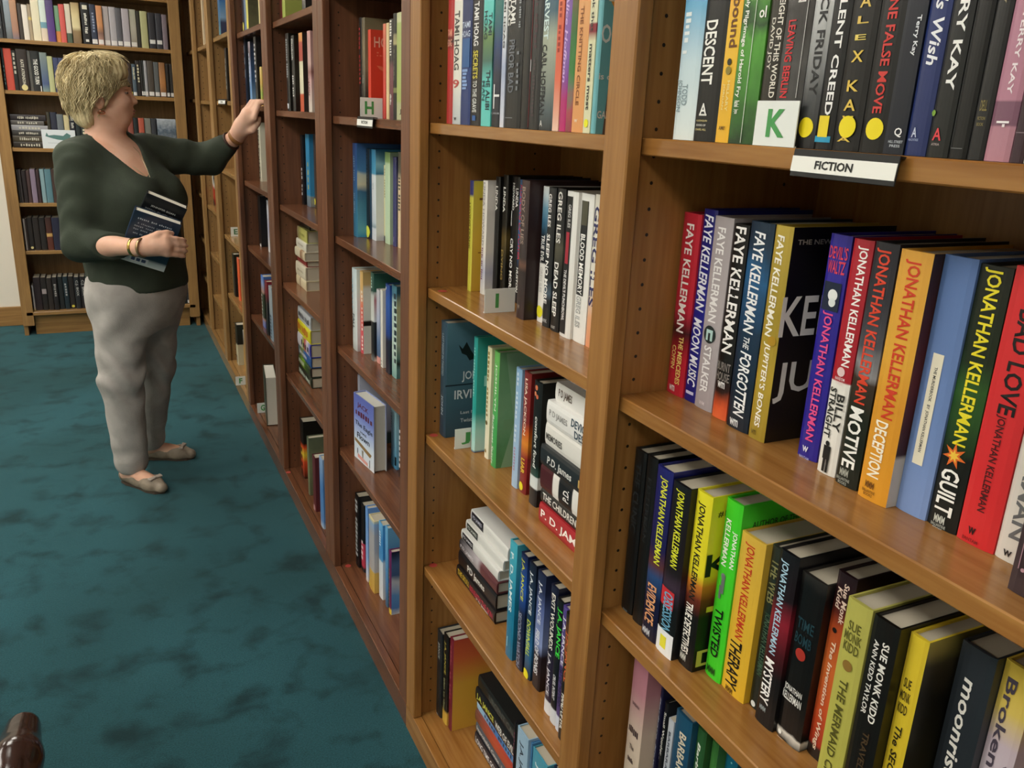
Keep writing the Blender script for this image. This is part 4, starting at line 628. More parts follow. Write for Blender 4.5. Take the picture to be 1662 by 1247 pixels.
r.b(600, 1080, 622, 1080, 130, 'black hardcover with cream patch', '0 14140f, .25 14140f, .26 7c8050, .3 7c8050, .31 1c1a14, .7 1c1a14, .72 b0a878, .8 8a8464, .82 17160f, 1 1c1c18', [('d', 'STATES', 440, 740, 0, .4, '6c6a5c')], t=0.026, dx=.04)
r.b(632, 1082, 690, 1082, 125, 'pale lime hardcover', '0 b8bc94, .15 b4b88c, .18 a8b868, .9 b0c074, .92 d0d4a4, 1 c8cca0', [('h', 'J', 1010, 50, .2, .3, '3c3c24')], t=0.05, dx=.04)
r = Row('H2', 'the shelf below the H card', Z2, LH, (530, 210, 5.935))
r.b(228, 1012, 262, 1020, 125, 'tall blue hardcover with seascape cover', '0 3c84a8, .3 3a7ca0, .6 34649c, 1 2c4c84', [('d', 'Beach Music', 240, 480, 0, .3, '9cc0e0', .2), ('d', 'Pat Conroy', 590, 790, 0, .3, '9cc0e0', .2)], xt=205, front='0 2c84bc, .1 5ca4c0, .35 4c8ca4, .5 3c6c8c, .58 d8d4b4, .68 c4ccbc, .72 4c84b4, 1 34588c | 16 .15', t=0.045)
r.b(362, 1035, 392, 1042, 180, 'black hardcover with yellow sticker', '0 141a22, 1 14222c', [('d', 'PAT CONROY', 190, 520, 0, .4, '0c0c0c'), ('dot', 970, 0, .5, 'd8e04c')], xt=355, t=0.034, front='0 1c3c54, 1 2c5c7c')
r.b(408, 1050, 440, 1055, 185, 'blue and white hardcover', '0 d4dce4, .13 d0d8e0, .15 7c94a4, .2 c4d0d8, .72 d8e0e4, .74 4c98bc, 1 3c84ac', [('d', 'MONTANA', 500, 560, 0, .3, '9cacb8')], xt=390, front='0 d8dce0, .72 d0dade, .74 2c6c94, .85 88b8cc, 1 2c6c98', t=0.04)
r.b(503, 1058, 530, 1062, 330, 'cream hardcover with small black mark', '0 2c2418, .07 2c2418, .08 d8d4a4, 1 dcd8ac', [('d', 'the fireman', 360, 640, 0, .3, 'a8a070')], xt=485, t=0.03, front='d4d4a0')
r.b(542, 1085, 580, 1100, 215, 'pale green hardcover', '0 b8d0b0, .6 bcd4b4, .88 b8d0ac, .9 8cac6c, 1 7ca05c', [], xt=540, t=0.045, front='b4ccac')
r.b(632, 1122, 662, 1130, 260, 'indigo hardcover', '3a3c6c', [('d', 'NORTH', 1030, 1080, 0, .3, '9c9cc8')], xt=612, t=0.03, front='34365c')
r.b(678, 1138, 712, 1146, 215, 'cream hardcover with grey letters', '0 e0c8a0, .7 e0cca8, .8 5c5c50, 1 6c6a58', [('d', 'LAST LIGHT', 450, 780, 0, .5, '4c4c44')], xt=668, t=0.035)
r = Row('H3', 'the middle shelf of the letter H bay', Z3, LH, (530, 400, 5.194))
r.b(218, 868, 270, 888, 178, 'white and pale blue hardcover', '0 a8b0b0, .1 c8d0d0, .4 d4dcdc, 1 c8d8dc', [('d', 'RESCUE', 260, 540, -.3, .3, '8cb0bc'), ('d', 'FALL', 560, 690, -.1, .4, '2c3c44')], xt=210, t=0.05)
r.b(283, 900, 322, 912, 205, 'red-striped cream hardcover', '0 c04450, .2 cc505c, .55 d4604c, .75 d8b488, .8 d0a868, 1 c8a468', [('d', 'the stolen life', 360, 880, .3, .3, 'f0e8dc')], xt=278, t=0.03, front='0 dcdcd4, .34 d8d8d0, .35 1c1814, .4 1c1814, .42 dcdcd4, .8 dcd8cc, .85 c8a870, 1 c4a468')
r.b(372, 958, 402, 968, 218, 'dark green and white hardcover', '0 6c7474, .1 1c2022, .45 1c2022, .46 c8ccc8, .75 b8bcb8, .8 2c4c44, 1 345c50', [('d', 'Jane', 250, 350, 0, .4, 'b0ccc0', .3)], xt=372, t=0.03, front='0 d8d0c8, .06 14181c, .45 14181c, .46 cfd4d4, .7 a86c74, .78 b8b8b4, .8 2c5c4c, 1 2c5c50')
r.b(412, 975, 445, 985, 350, 'pale blue-grey hardcover with coral foot', '0 d89890, .08 d89890, .1 4c6484, .3 5c7498, .6 a8b0c8, 1 b8b8bc', [], xt=405, t=0.028, front='0 d89890, .08 d89890, .1 5c7ca4, .4 8c9cc0, 1 b4b8c4')
r.b(455, 1020, 488, 1032, 360, 'white paperback', 'd8d8d0', [('d', 'H', 960, 1000, 0, .3, '3c3c3c')], xt=450, t=0.02, hard=False)
r.b(494, 1062, 535, 1082, 305, 'blue hardcover with navy foot', '0 141a2c, .38 1c2034, .45 1c3c84, .8 2c58a8, 1 24448c', [('dot', 340, -.2, .12, 'e0e8f0')], xt=484, t=0.036)
r.b(545, 1092, 580, 1110, 315, 'pale mint hardcover with handwritten title', '0 6c9c98, .1 8cb0a8, .3 b8ccc0, .8 b4ccc4, .9 3c6c84, 1 4c8494', [('d', 'Summerland', 370, 980, .3, .4, '1c2c34', .3)], xt=540, t=0.04, front='0 4c7c7c, .1 5c8c8c, .15 14241c, .2 5c8c84, .35 a8b89c, .8 c0c494, .92 2c5c6c, 1 3c7484 | 18 .2')
r = Row('H4', 'the fourth shelf of the letter H bay', Z4, LH, (530, 590, 5.935))
r.b(246, 800, 262, 812, 50, 'thin pale grey hardcover', '0 3c4c4c, .15 3c5050, .2 c0c4d8, 1 b8bccc', [], xt=245, t=0.02, dx=0.02)
r.b(616, 1042, 680, 1060, 430, 'light blue hardcover with dark spine print', '0 5ca8d4, .1 6cb4dc, .5 8cc0d8, 1 a4ccd4', [('d', 'HIAASEN', 440, 640, -.4, .3, '1c2c34'), ('box', 905, 1000, .3, .5, '14242c')], xt=615, t=0.05, dx=0.01)
r.b(690, 1085, 712, 1105, 500, 'dark striped hardcover', '0 1c1c20, 1 2c3440', [('d', 'HIGGINS', 620, 1000, 0, .6, 'e0e0e4')], xt=690, t=0.03)
r = Row('H5', 'the bottom shelf of the letter H bay', Z5, LH, (530, 770, 3.2))
r.b(150, 470, 172, 485, 95, 'black hardcover with dense white lettering', '17181a', [('d', 'THE OUTSIDERS', 120, 420, 0, .7, 'c8ccd0')], xt=145, t=0.04)
r.b(177, 495, 198, 508, 120, 'black hardcover with red lower band', '0 1c1c20, .05 1c1c20, .08 b8344c, .42 bc3850, .44 14181c, 1 1c1c1c', [('d', 'DEAD', 320, 440, 0, .6, 'f0e4e4')], xt=160, t=0.036)
r.b(203, 550, 216, 560, 150, 'blue and white hardcover', '0 dccfc4, .08 c8d0e0, .3 8cb0e0, 1 6c9cdc', [], xt=190, t=0.024)
r.b(220, 605, 265, 628, 205, 'grey hardcover with amber foot', '0 c8a048, .28 cca850, .3 b0acac, .8 a8a8ac, .95 88a8cc, 1 e0d4a0', [('dot', 585, -.4, .14, 'e8e03c')], xt=215, t=0.055)
r.b(270, 640, 300, 655, 240, 'white hardcover with blue top half', '0 d8dce0, .5 d0dae4, .52 4c94cc, .8 3c84c4, 1 6cb0e0', [('d', 'Island', 280, 360, 0, .4, 'e0ecf4')], xt=268, t=0.04, front='0 dce0e4, .5 d0dae4, .55 3c84c4, 1 4c98d4')
r.b(303, 680, 316, 690, 270, 'mid blue hardcover', '0 3c5c74, .3 4c84b8, 1 6cacd8', [], xt=305, t=0.024)
r.b(322, 722, 340, 735, 385, 'purple-spined hardcover with blue cover', '0 d8bc3c, .07 d8bc3c, .1 5c1c4c, 1 6c245c', [('d', 'SEA CHANGE', 480, 680, -.2, .4, 'a88c50')], xt=318, t=0.022, front='0 e4e4e0, .1 4c84c8, .3 5c98d4, .5 c0ccd8, .6 3c5c88, .8 4c6c98, 1 1c2c44 | 12 .3')
# the face-out books of the H bay
def face_book(px_bl, px_br, z, h, t, spec, label, lean=0.0, x=None):
    """book standing with its cover to the aisle: cover foot corners given in photo pixels"""
    a = ray_on(*px_bl, 2, z) if x is None else ray_on(*px_bl, 0, x); c = ray_on(*px_br, 2, z) if x is None else ray_on(*px_br, 0, x)
    d = a-c; w = math.hypot(d[0], d[1]); ang = math.atan2(d[1], d[0])      # from the near foot corner to the far one
    # local: spine at x=0 on the far side, cover faces -Y local -> aisle
    e = make_book((a[0], a[1], z+0.0004), t, h, w, spec['spine'], spec.get('front'), spec.get('texts', ()), spec.get('hard', True), rot=(0, 0, ang+math.pi), pages=spec.get('pages', 'd8d8d0'))
    off = Matrix.Rotation(ang+math.pi, 4, 'Z') @ Vector((0, t/2, 0)); e.location = (a[0]+off.x, a[1]+off.y, z+0.0004)
    tag(e, label, 'book', 'books shown face out'); return e
face_book((575, 740), (607, 769), Z4, 0.205, 0.04, dict(spine='0 c8ccd0, 1 8c98c8', front='0 d8e0e8, .3 d0dcec, .5 a0b0dc, .7 6c7cc4, 1 5c68b4', texts=[('c', 'JACK', .2, .75, .15, .09, '5c1c2c'), ('c', 'HIGGINS', .1, .95, .27, .09, '5c1c2c'), ('c', 'The Eagle', .08, .95, .44, .09, '14182c'), ('c', 'HAS', .35, .65, .535, .035, '2c2c34'), ('c', 'Flown', .18, .8, .61, .09, '14182c'), ('cpoly', [(.05, .68), (.9, .76), (.82, .82), (.05, .73)], '8c7048'), ('cpoly', [(.4, .8), (.5, .8), (.47, .92), (.43, .92)], '8a8478'), ('cpoly', [(.2, .9), (.7, .93), (.7, .98), (.2, .96)], 'd89c94'), ('cbox', .78, .81, .86, .98, '2c2c30'), ('cbox', .18, .21, .82, .9, '2c2c30')]), 'blue and white hardcover with winged title shown face out in the H bay')

# ---- bay G
LG = (2.521, 3.259)
r = Row('G1', 'the top visible shelf beside the H bay', 1.468, LG, (290, 0, 4.796), edge=0.05)
r.b(845, 858, 880, 858, 258, 'black hardcover with stacked white letters', '0 1c1c1c, .1 14181a, 1 1c1a18', [('d', 'Elizabeth George', 300, 600, 0, .5, 'a8acb0'), ('box', 800, 840, -.3, .2, 'c8ccd0')], t=0.05, front='17150f')
r.b(888, 862, 920, 862, 275, 'black hardcover with white author name', '141618', [('d', 'Elizabeth', 300, 460, 0, .5, 'e0e0dc'), ('d', 'This Body', 580, 750, 0, .5, 'e0e0dc')], t=0.045, front='1c1812')
r.b(945, 868, 985, 868, 255, 'orange and cream hardcover', '0 c05030, .22 c4542f, .24 ddd8bc, .64 dcd8b8, .65 a83c30, .88 b04438, .9 d89050, 1 dc9c54', [], t=0.055, front='2c2420')
r.b(1010, 875, 1040, 875, 240, 'pink and white patterned hardcover', '0 d0c8bc, .4 c8a0a0, .5 8c5c58, .6 c4a09c, 1 c49490', [('d', 'VANISH', 600, 740, -.1, .6, '6c2c30')], t=0.045)
r = Row('G2', 'the second shelf beside the H bay', 1.135, LG, (380, 280, 10.39))
r.b(1112, 520, 1145, 530, -640, 'black hardcover with white lettering', '0 14161a, .5 1c1c22, 1 14181c', [('d', 'THE NOW', -100, 380, 0, .4, 'd8d8dc')], t=0.04, xt=1080)
r.b(1222, 560, 1260, 572, -650, 'bright blue hardcover with gold border', '0 6c7c8c, .14 7c8c94, .16 2c84b8, .9 3c94c4, 1 3c84a8', [('d', 'John', -200, 300, .2, .3, 'd8c068')], t=0.06, front='0 7c8488, .14 848c90, .15 3c8cbc, 1 2c7cac', xt=1180)
r.b(1352, 590, 1390, 600, -640, 'dark brown hardcover with yellow sticker', '0 4c3c2c, 1 3c2c24', [('dot', 490, -.2, .3, 'e4d83c')], t=0.04, xt=1320)
pile('G3', 'the cream pile beside the H bay', 0.840, (481, 455), (503, 484), [
 (.036, .17, .13, '0 d0c4a0, .5 d8ccac, .6 7c5c30, .66 d4c8a8, 1 d4c8a4', [], 'yellowed cream paperback with brown emblem', 0, 0),
 (.05, .17, .13, '0 d4ccb4, 1 d8d0b8', [('d', 'SERIES', .2, .8, 0, .2, 'a89c80')], 'thick cream paperback', .0, .004),
 (.022, .16, .12, '7c2828', [], 'dark red paperback', .006, 0),
 (.032, .17, .13, '0 d4c8a8, .4 8c5c38, .5 d8ccb0, 1 d4cab0', [], 'cream paperback with brown stamp', -.002, .002),
 (.032, .17, .13, 'd8d4c4', [('d', 'FICTION', .2, .7, 0, .2, 'a8a08c')], 'off-white paperback', .004, 0),
 (.045, .165, .125, '0 b8b464, .5 c0bc68, 1 7c6c54', [('d', 'NOVEL', .3, .8, 0, .3, '8c8840')], 'yellow-green paperback', .008, -.004),
 (.02, .16, .12, '1c1a18', [], 'black hardcover', .02, -.006)])
pile('G4', 'the colourful pile beside the H bay', Z4-0.002, (484, 609), (518, 641), ymax=3.25, books=[
 (.04, .225, .15, '0 1c2c20, 1 142418', [('d', 'BLEEDING HEARTS', .04, .9, -.1, .5, 'c8d8c8')], 'dark green hardcover with white lettering', 0, 0),
 (.036, .22, .15, '0 1c1c1c, .4 3c5c2c, .6 7ca82c, 1 1c1c1c', [('d', 'JANET', .05, .5, 0, .5, 'c8c8c4')], 'black and lime hardcover', 0, .002),
 (.04, .22, .15, '0 24508c, .5 2c60a4, .7 7c8c3c, 1 3c5c74', [('d', 'SMOKIN', .1, .7, 0, .4, 'd0d4dc')], 'blue hardcover with olive patches', .002, .004),
 (.05, .225, .15, '0 2c34a0, .25 dcd8dc, .4 b83c54, .55 a8b050, .7 d8d4dc, 1 d4d0d8', [('d', 'Plum', .3, .9, 0, .5, '2c2c34')], 'white and violet hardcover', 0, .006),
 (.052, .22, .15, '0 dcd42c, .6 e0d830, 1 d8c82c', [('d', 'JANET EVANOVICH', .02, .85, .05, .6, 'c4442c')], 'yellow hardcover with red lettering', .002, .006),
 (.05, .22, .15, 'c0c4c8', [('d', 'Takedown Twenty', .05, .92, 0, .5, '24262c')], 'light grey hardcover with black title', .004, .004)])
r = Row('G5', 'the bottom shelf beside the H bay', Z5, LG, (330, 500, 3.117))
r.b(495, 858, 525, 872, 560, 'black hardcover with yellow and red letters', '0 14120f, .3 e0542c, .42 e0c83c, .55 d84c24, .62 14120f, 1 14120f', [('d', 'GONE', 700, 850, 0, .5, '1c140c')], t=0.06, xt=488)
r.b(530, 945, 548, 958, 655, 'olive patterned hardcover', '0 5c6048, .5 7c8460, 1 5c6450 | 30 .5', [], t=0.03, xt=525)
r.b(556, 1022, 580, 1040, 735, 'maroon hardcover with small crest', '0 5c2428, 1 5c2a2c', [('dot', 1010, 0, .3, 'b88c8c')], t=0.045, xt=545)
r.b(592, 1095, 622, 1145, 745, 'blue hardcover with pale foot', '0 a8bcd0, .1 5c88c0, .6 4c7cb8, 1 8ca8cc', [], t=0.05, xt=582)
r = Row('G0', 'the highest shelf beside the H bay', 1.762, LG, (290, 0, 4.796), edge=0.05)
r.b(715, 120, 735, 120, -300, 'dark red hardcover', '5c2420', [], h=.22, t=0.04)
r.b(795, 100, 815, 100, -300, 'lime green hardcover', '0 a8b85c, 1 b0bc64', [], h=.23, t=0.05, front='a8b45c')
r.b(955, 55, 985, 55, -300, 'black and white patterned hardcover', '0 2c2a28, 1 c8c8c4 | 60 .8', [], h=.23, t=0.05, front='2c2a28')
# ---- bay with the reaching hand
LF = (3.351, 4.109)
r = Row('F1', "the shelf by the woman's raised hand", 1.480, LF, (290, 0, 4.796), edge=0.05)
r.b(520, 790, 548, 790, 300, 'dark navy paperback', '0 1c2c44, 1 1c2434', [('d', 'KEN', 340, 600, 0, .4, 'a8b4c4')], t=0.045, front='1c2430')
r.b(556, 790, 585, 790, 320, 'blue sky hardcover', '0 7cacd4, .3 5c84b4, .6 8c98b8, .8 4c3c4c, 1 a89ca4', [('d', 'FOLLETT', 400, 620, 0, .4, 'c8d4e4')], t=0.05, front='0 8cb4d8, .4 3c5c84, 1 2c2c3c')
r.b(600, 792, 622, 792, 282, 'black hardcover with white lettering', '0 2c4420, .2 1c1c20, 1 1c1a1e', [('d', 'SEVEN EVE', 330, 620, 0, .5, 'd8d8dc')], t=0.05, front='1c1a1c')
r.b(640, 800, 655, 800, 545, 'short amber and green paperback', '0 d8a44c, .3 8cac4c, .6 d8b45c, 1 e4cc7c', [], t=0.04, hard=False)
r = Row('F0', 'the highest shelf of the hand bay', 1.776, LF, (290, 0, 4.796), edge=0.05)
r.b(405, 160, 425, 160, -260, 'slate hardcover with yellow sticker', '3c3c44', [('dot', 105, 0, .3, 'e8dc6c')], h=.22, t=0.06)
r.b(455, 140, 475, 140, -260, 'blue-grey hardcover', '6c84a4', [], h=.22, t=0.05)
r.b(493, 130, 515, 130, -260, 'pale yellow and black hardcover', '0 d4cc6c, 1 d0c870', [('dot', 75, .2, .3, 'e8e04c')], h=.22, t=0.05, front='0 6c6c50, 1 2c2c24 | 30 .8')
r.b(618, 78, 636, 78, -260, 'cream paperback', 'd8cc94', [], h=.2, t=0.04)
r = Row('F2', "the shelf below the woman's hand", 1.152, LF, (290, 240, 3.896))
r.b(478, 195, 515, 205, -165, 'white hardcover with black capitals', '0 d8d4bc, 1 d4d0bc', [('d', 'KEN FOLLETT', -120, 190, -.1, .5, '1c1c1c')], t=0.06, xt=468)
r.b(523, 200, 545, 206, -155, 'black hardcover with bold pale letters', '1c1c1e', [('d', 'KEN FOLLETT', -140, 160, 0, .6, 'c8c8c4')], t=0.07, xt=505)
r = Row('F3', 'the third shelf of the hand bay', 0.856, LF, (290, 240, 3.896))
r.b(503, 610, 540, 640, 295, 'black hardcover', '17181a', [('dot', 610, .2, .2, 'e8e8e8')], t=0.09, xt=490)
r.b(565, 655, 585, 668, 335, 'white hardcover with violet marks', '0 d8dce0, .5 a8a8c0, .8 c4c8d4, 1 ccd0d8', [], t=0.06, xt=560)
r = Row('F4', 'the fourth shelf of the hand bay', 0.524, LF, (420, 440, 8.907))
r.b(55, 805, 100, 825, 50, 'blue and pink hardcover with green lettering', '0 5c7cc4, .12 8c8cc0, .16 c89c88, .2 1c2c1c, .65 1c3420, .7 c89c8c, .85 8ca0d0, 1 4c84d8', [('d', 'ANOTHER', 320, 690, -.2, .4, 'c8c8c0')], t=0.09, xt=20)
r.b(112, 900, 140, 935, 140, 'crimson and black hardcover', '0 14161c, .6 1c1a20, .8 8c2434, 1 942838', [], t=0.05, xt=85)
r.b(165, 975, 215, 1030, 200, 'pale grey-blue hardcover', '0 a8bccc, .3 8ca4bc, .6 b4c0c8, 1 b8c4cc', [('d', 'FOLLETT', 600, 960, 0, .5, '3c4c5c')], t=0.08, xt=125)
r = Row('F5', 'the bottom shelf of the hand bay', Z5, LF, (400, 560, 6.233))
r.b(235, 560, 265, 590, 150, 'maroon hardcover', '6c2430', [], t=0.07, xt=195, dx=.03)
r.b(285, 640, 305, 655, 235, 'purple hardcover', '4c2c7c', [], t=0.05, xt=205, dx=.03)
# ---- oak bay D, E
LE = (4.211, 4.934)
r = Row('E0', 'the letter D shelf', 1.805, LE, (300, 0, 13.86), edge=0.05)
r.b(760, 720, 800, 720, -1200, 'blue hardcover with teal spine', '0 5c8c94, .5 3c6c94, 1 4c74a4', [('d', 'D', 100, 300, 0, .4, '2c3c74')], h=.24, t=.08, front='0 3c4464, .3 3c4464, .4 8cb4dc, .7 4c88c8, 1 4c5cac')
r = Row('E1', 'the shelf below the D card', 1.497, LE, (240, 0, 8.31), edge=0.05)
r.b(1060, 1325, 1090, 1325, 640, 'dark hardcover at the far edge', '1c1814', [('d', 'DAVID', 760, 1200, 0, .4, 'a8a498')], t=.06)
r = Row('E3', 'the shelf below the E card', 0.464, LE, (300, 370, 8.314))
r.b(660, 905, 690, 935, 350, 'black and green hardcover', '0 1c1c1c, 1 24281c', [('d', 'E', 500, 900, -.3, .3, '8c9c84')], t=.07, xt=640)
r.b(725, 975, 770, 1000, 375, 'bright orange hardcover', '0 e0603c, .7 e06438, 1 e06a48', [('d', 'HOMES', 400, 900, -.4, .2, 'c83c34')], t=.1, xt=675)
r = Row('E4', 'the bottom shelf of the E bay', Z5, LE, (290, 420, 4.453))
r.b(420, 770, 450, 785, 465, 'black and cream hardcover', '0 c8c0a0, .5 c4bc9c, .52 1c1c18, 1 2c3028', [('d', 'F', 700, 760, 0, .4, '2c2c2c')], t=.1, xt=405)
r.b(475, 800, 490, 830, 500, 'amber hardcover', '0 c89438, .6 c8943c, .7 3c3c3c, 1 c8c8c4', [], t=.06, xt=450)
# ---- corner bays
r = Row('P0', 'the top shelf left of the D card', 1.795, (5.03, 5.69), (290, 0, 5.29), edge=0.036)
r.b(208, 350, 235, 350, -500, 'cream hardcover edge', 'd8c4a4', [], h=.26, t=.03, front='d8c4a4')
r = Row('P2', 'the shelf just under her sleeve', 0.875, (5.03, 5.69), (290, 260, 4.327))
r.b(210, 283, 228, 300, 80, 'red and white hardcover', '0 2c2420, .1 3c2c28, .2 a83c2c, .45 b04430, .55 c8c4b8, 1 b8b4a8', [], h=.24, t=.05, front='0 2c2420, .15 a83c2c, .4 b8442c, .5 c8c8c0, .7 3c3c3c, 1 d0ccc0 | 20 .2')
r = Row('Z0', 'the top shelf of the corner bay', 1.80, (5.76, 6.08), (290, 0, 5.29), edge=0.036)
r.b(86, 400, 100, 400, -300, 'pale cream hardcover edge', 'd4b898', [], h=.24, t=.025, front='d4b898')
r = Row('Z1', 'the second shelf of the corner bay', 1.505, (5.76, 6.08), (290, 0, 5.29), edge=0.034)
r.b(86, 845, 100, 845, 530, 'white booklet with small grey print', 'e0dccc', [('c', 'NOTICE', .1, .5, 685, 10, '8c8880'), ('c', 'A', .15, .35, 768, 30, '6c6860')], t=.02, front='e4e0d0', hard=False)
# ================================================================== the woman
class Field:
    """signed-distance volume sampled on a grid, meshed with surface nets"""
    def __init__(s, lo, hi, h):
        s.lo = np.array(lo, float); s.h = h; s.n = np.ceil((np.array(hi)-s.lo)/h).astype(int)+1
        s.F = np.full(tuple(s.n), 1.0, np.float32)
    def _sub(s, lo, hi):
        a = np.clip(np.floor((np.array(lo)-s.lo)/s.h).astype(int), 0, s.n-1); b = np.clip(np.ceil((np.array(hi)-s.lo)/s.h).astype(int)+1, 1, s.n)
        sl = tuple(slice(i, j) for i, j in zip(a, b))
        X, Y, Z = np.meshgrid(*[(s.lo[k]+s.h*np.arange(a[k], b[k])).astype(np.float32) for k in range(3)], indexing='ij', sparse=True)
        return sl, X, Y, Z
    def blend(s, lo, hi, fn, k=0.02, op='add'):
        lo = np.array(lo)-0.05-k; hi = np.array(hi)+0.05+k
        sl, X, Y, Z = s._sub(lo, hi); d = fn(X, Y, Z); A = s.F[sl]
        if op == 'add':
            hh = np.clip(0.5+0.5*(A-d)/k, 0, 1); s.F[sl] = A*(1-hh)+d*hh-k*hh*(1-hh)
        else:
            hh = np.clip(0.5-0.5*(A+d)/k, 0, 1); s.F[sl] = A*(1-hh)-d*hh+k*hh*(1-hh)
    def cone(s, a, b, ra, rb, k=0.02, op='add', flat=None):
        a = np.array(a, float); b = np.array(b, float); ab = b-a; L2 = max(1e-9, ab@ab)
        def fn(X, Y, Z):
            t = np.clip(((X-a[0])*ab[0]+(Y-a[1])*ab[1]+(Z-a[2])*ab[2])/L2, 0, 1)
            return np.sqrt((X-a[0]-t*ab[0])**2+(Y-a[1]-t*ab[1])**2+(Z-a[2]-t*ab[2])**2)-(ra+t*(rb-ra))
        r = max(ra, rb); s.blend(np.minimum(a, b)-r, np.maximum(a, b)+r, fn, k, op)
    def ell(s, c, rad, k=0.02, op='add', ax=None):
        """ellipsoid; ax = rows of three unit axes"""
        c = np.array(c, float); R = np.eye(3) if ax is None else np.array(ax, float); rad = np.array(rad, float)
        def fn(X, Y, Z):
            dx, dy, dz = X-c[0], Y-c[1], Z-c[2]; q = [(R[i][0]*dx+R[i][1]*dy+R[i][2]*dz) for i in range(3)]
            k0 = np.sqrt(sum((q[i]/rad[i])**2 for i in range(3))); k1 = np.sqrt(sum((q[i]/rad[i]**2)**2 for i in range(3)))+1e-9
            return k0*(k0-1)/k1
        m = rad.max(); s.blend(c-m, c+m, fn, k, op)
    def stack(s, zs, cx, cy, a, b, u, v, k=0.02, off=0.0):
        """body of elliptic sections: centre and half-axes given against height"""
        zs, cx, cy, a, b = [np.array(q, float) for q in (zs, cx, cy, a, b)]
        def fn(X, Y, Z):
            z = Z[0, 0, :]; zc = np.clip(z, zs[0], zs[-1])
            def smooth(q):
                f = np.linspace(zs[0], zs[-1], 160); g = np.interp(f, zs, q); w = np.ones(13)/13; g2 = np.convolve(np.pad(g, 6, mode='edge'), w, 'valid'); return np.interp(zc, f, g2).astype(np.float32)[None, None, :]
            A, B, CX, CY = smooth(a)+off, smooth(b)+off, smooth(cx), smooth(cy)
            dx, dy = X-CX, Y-CY; p, q = dx*u[0]+dy*u[1], dx*v[0]+dy*v[1]
            k0 = np.sqrt((p/A)**2+(q/B)**2)+1e-9; k1 = np.sqrt((p/A**2)**2+(q/B**2)**2)+1e-9
            d = k0*(k0-1)/k1; dz = np.abs(z-zc).astype(np.float32)[None, None, :]
            return np.where(dz > 0, np.sqrt(np.maximum(d, 0)**2+dz**2)+np.minimum(d, 0)*(dz == 0), d)
        m = max(a.max(), b.max())+abs(off)
        s.blend((cx.min()-m, cy.min()-m, zs[0]), (cx.max()+m, cy.max()+m, zs[-1]), fn, k)
    def wrinkle(s, lo, hi, fn):
        sl, X, Y, Z = s._sub(lo, hi); s.F[sl] = s.F[sl]+fn(X, Y, Z)
    def mesh(s, name, origin=(0, 0, 0), relax=2):
        F = s.F; F = np.pad(F, 1, constant_values=1.0); lo = s.lo-s.h
        S = F < 0
        c = [S[i:F.shape[0]-1+i, j:F.shape[1]-1+j, k:F.shape[2]-1+k] for i in (0, 1) for j in (0, 1) for k in (0, 1)]
        anyc = np.zeros_like(c[0]); allc = np.ones_like(c[0])
        for q in c: anyc |= q; allc &= q
        act = np.argwhere(anyc & ~allc); idx = -np.ones(c[0].shape, np.int32); idx[tuple(act.T)] = np.arange(len(act))
        acc = np.zeros((len(act), 3)); cnt = np.zeros(len(act))
        offs = [np.array((i, j, k)) for i in (0, 1) for j in (0, 1) for k in (0, 1)]
        for o in offs:
            for ax in range(3):
                if o[ax]: continue
                o2 = o.copy(); o2[ax] = 1
                v0 = F[tuple((act+o).T)]; v1 = F[tuple((act+o2).T)]; m = (v0 < 0) != (v1 < 0)
                t = np.where(m, v0/np.where(m, v0-v1, 1), 0)
                p = act+o+t[:, None]*(o2-o); acc[m] += p[m]; cnt[m] += 1
        V = acc/np.maximum(cnt, 1)[:, None]
        Q = []
        for ax in range(3):
            b, d = [(1, 2), (2, 0), (0, 1)][ax]
            sh = list(F.shape); sl0 = [slice(1, -1)]*3; sl0[ax] = slice(0, -1); sl1 = [slice(1, -1)]*3; sl1[ax] = slice(1, None)
            m = S[tuple(sl0)] != S[tuple(sl1)]; e = np.argwhere(m); off = np.ones(3, int); off[ax] = 0; e = e+off
            inside = S[tuple(e.T)]
            def at(db, dd):
                q = e.copy(); q[:, b] -= db; q[:, d] -= dd; return idx[tuple(q.T)]
            f = np.stack([at(1, 1), at(0, 1), at(0, 0), at(1, 0)], 1)
            f[~inside] = f[~inside][:, ::-1]; Q.append(f)
        Q = np.concatenate(Q); Q = Q[(Q >= 0).all(1)]
        for _ in range(relax):                       # light smoothing of the grid
            A = np.zeros_like(V); n = np.zeros(len(V))
            for i in range(4):
                a, b2 = Q[:, i], Q[:, (i+1) % 4]; np.add.at(A, a, V[b2]); np.add.at(n, a, 1); np.add.at(A, b2, V[a]); np.add.at(n, b2, 1)
            V = 0.5*V+0.5*A/np.maximum(n, 1)[:, None]
        V = lo+V*s.h-np.array(origin)
        me = bpy.data.meshes.new(name); me.vertices.add(len(V)); me.vertices.foreach_set('co', V.ravel())
        me.loops.add(len(Q)*4); me.loops.foreach_set('vertex_index', Q.ravel().astype(np.int32)); me.polygons.add(len(Q))
        me.polygons.foreach_set('loop_start', np.arange(0, len(Q)*4, 4, dtype=np.int32)); me.polygons.foreach_set('use_smooth', np.ones(len(Q), bool))
        me.update(calc_edges=True); me.validate(); return me
WB = np.array([-0.49, 3.53, 0.0])
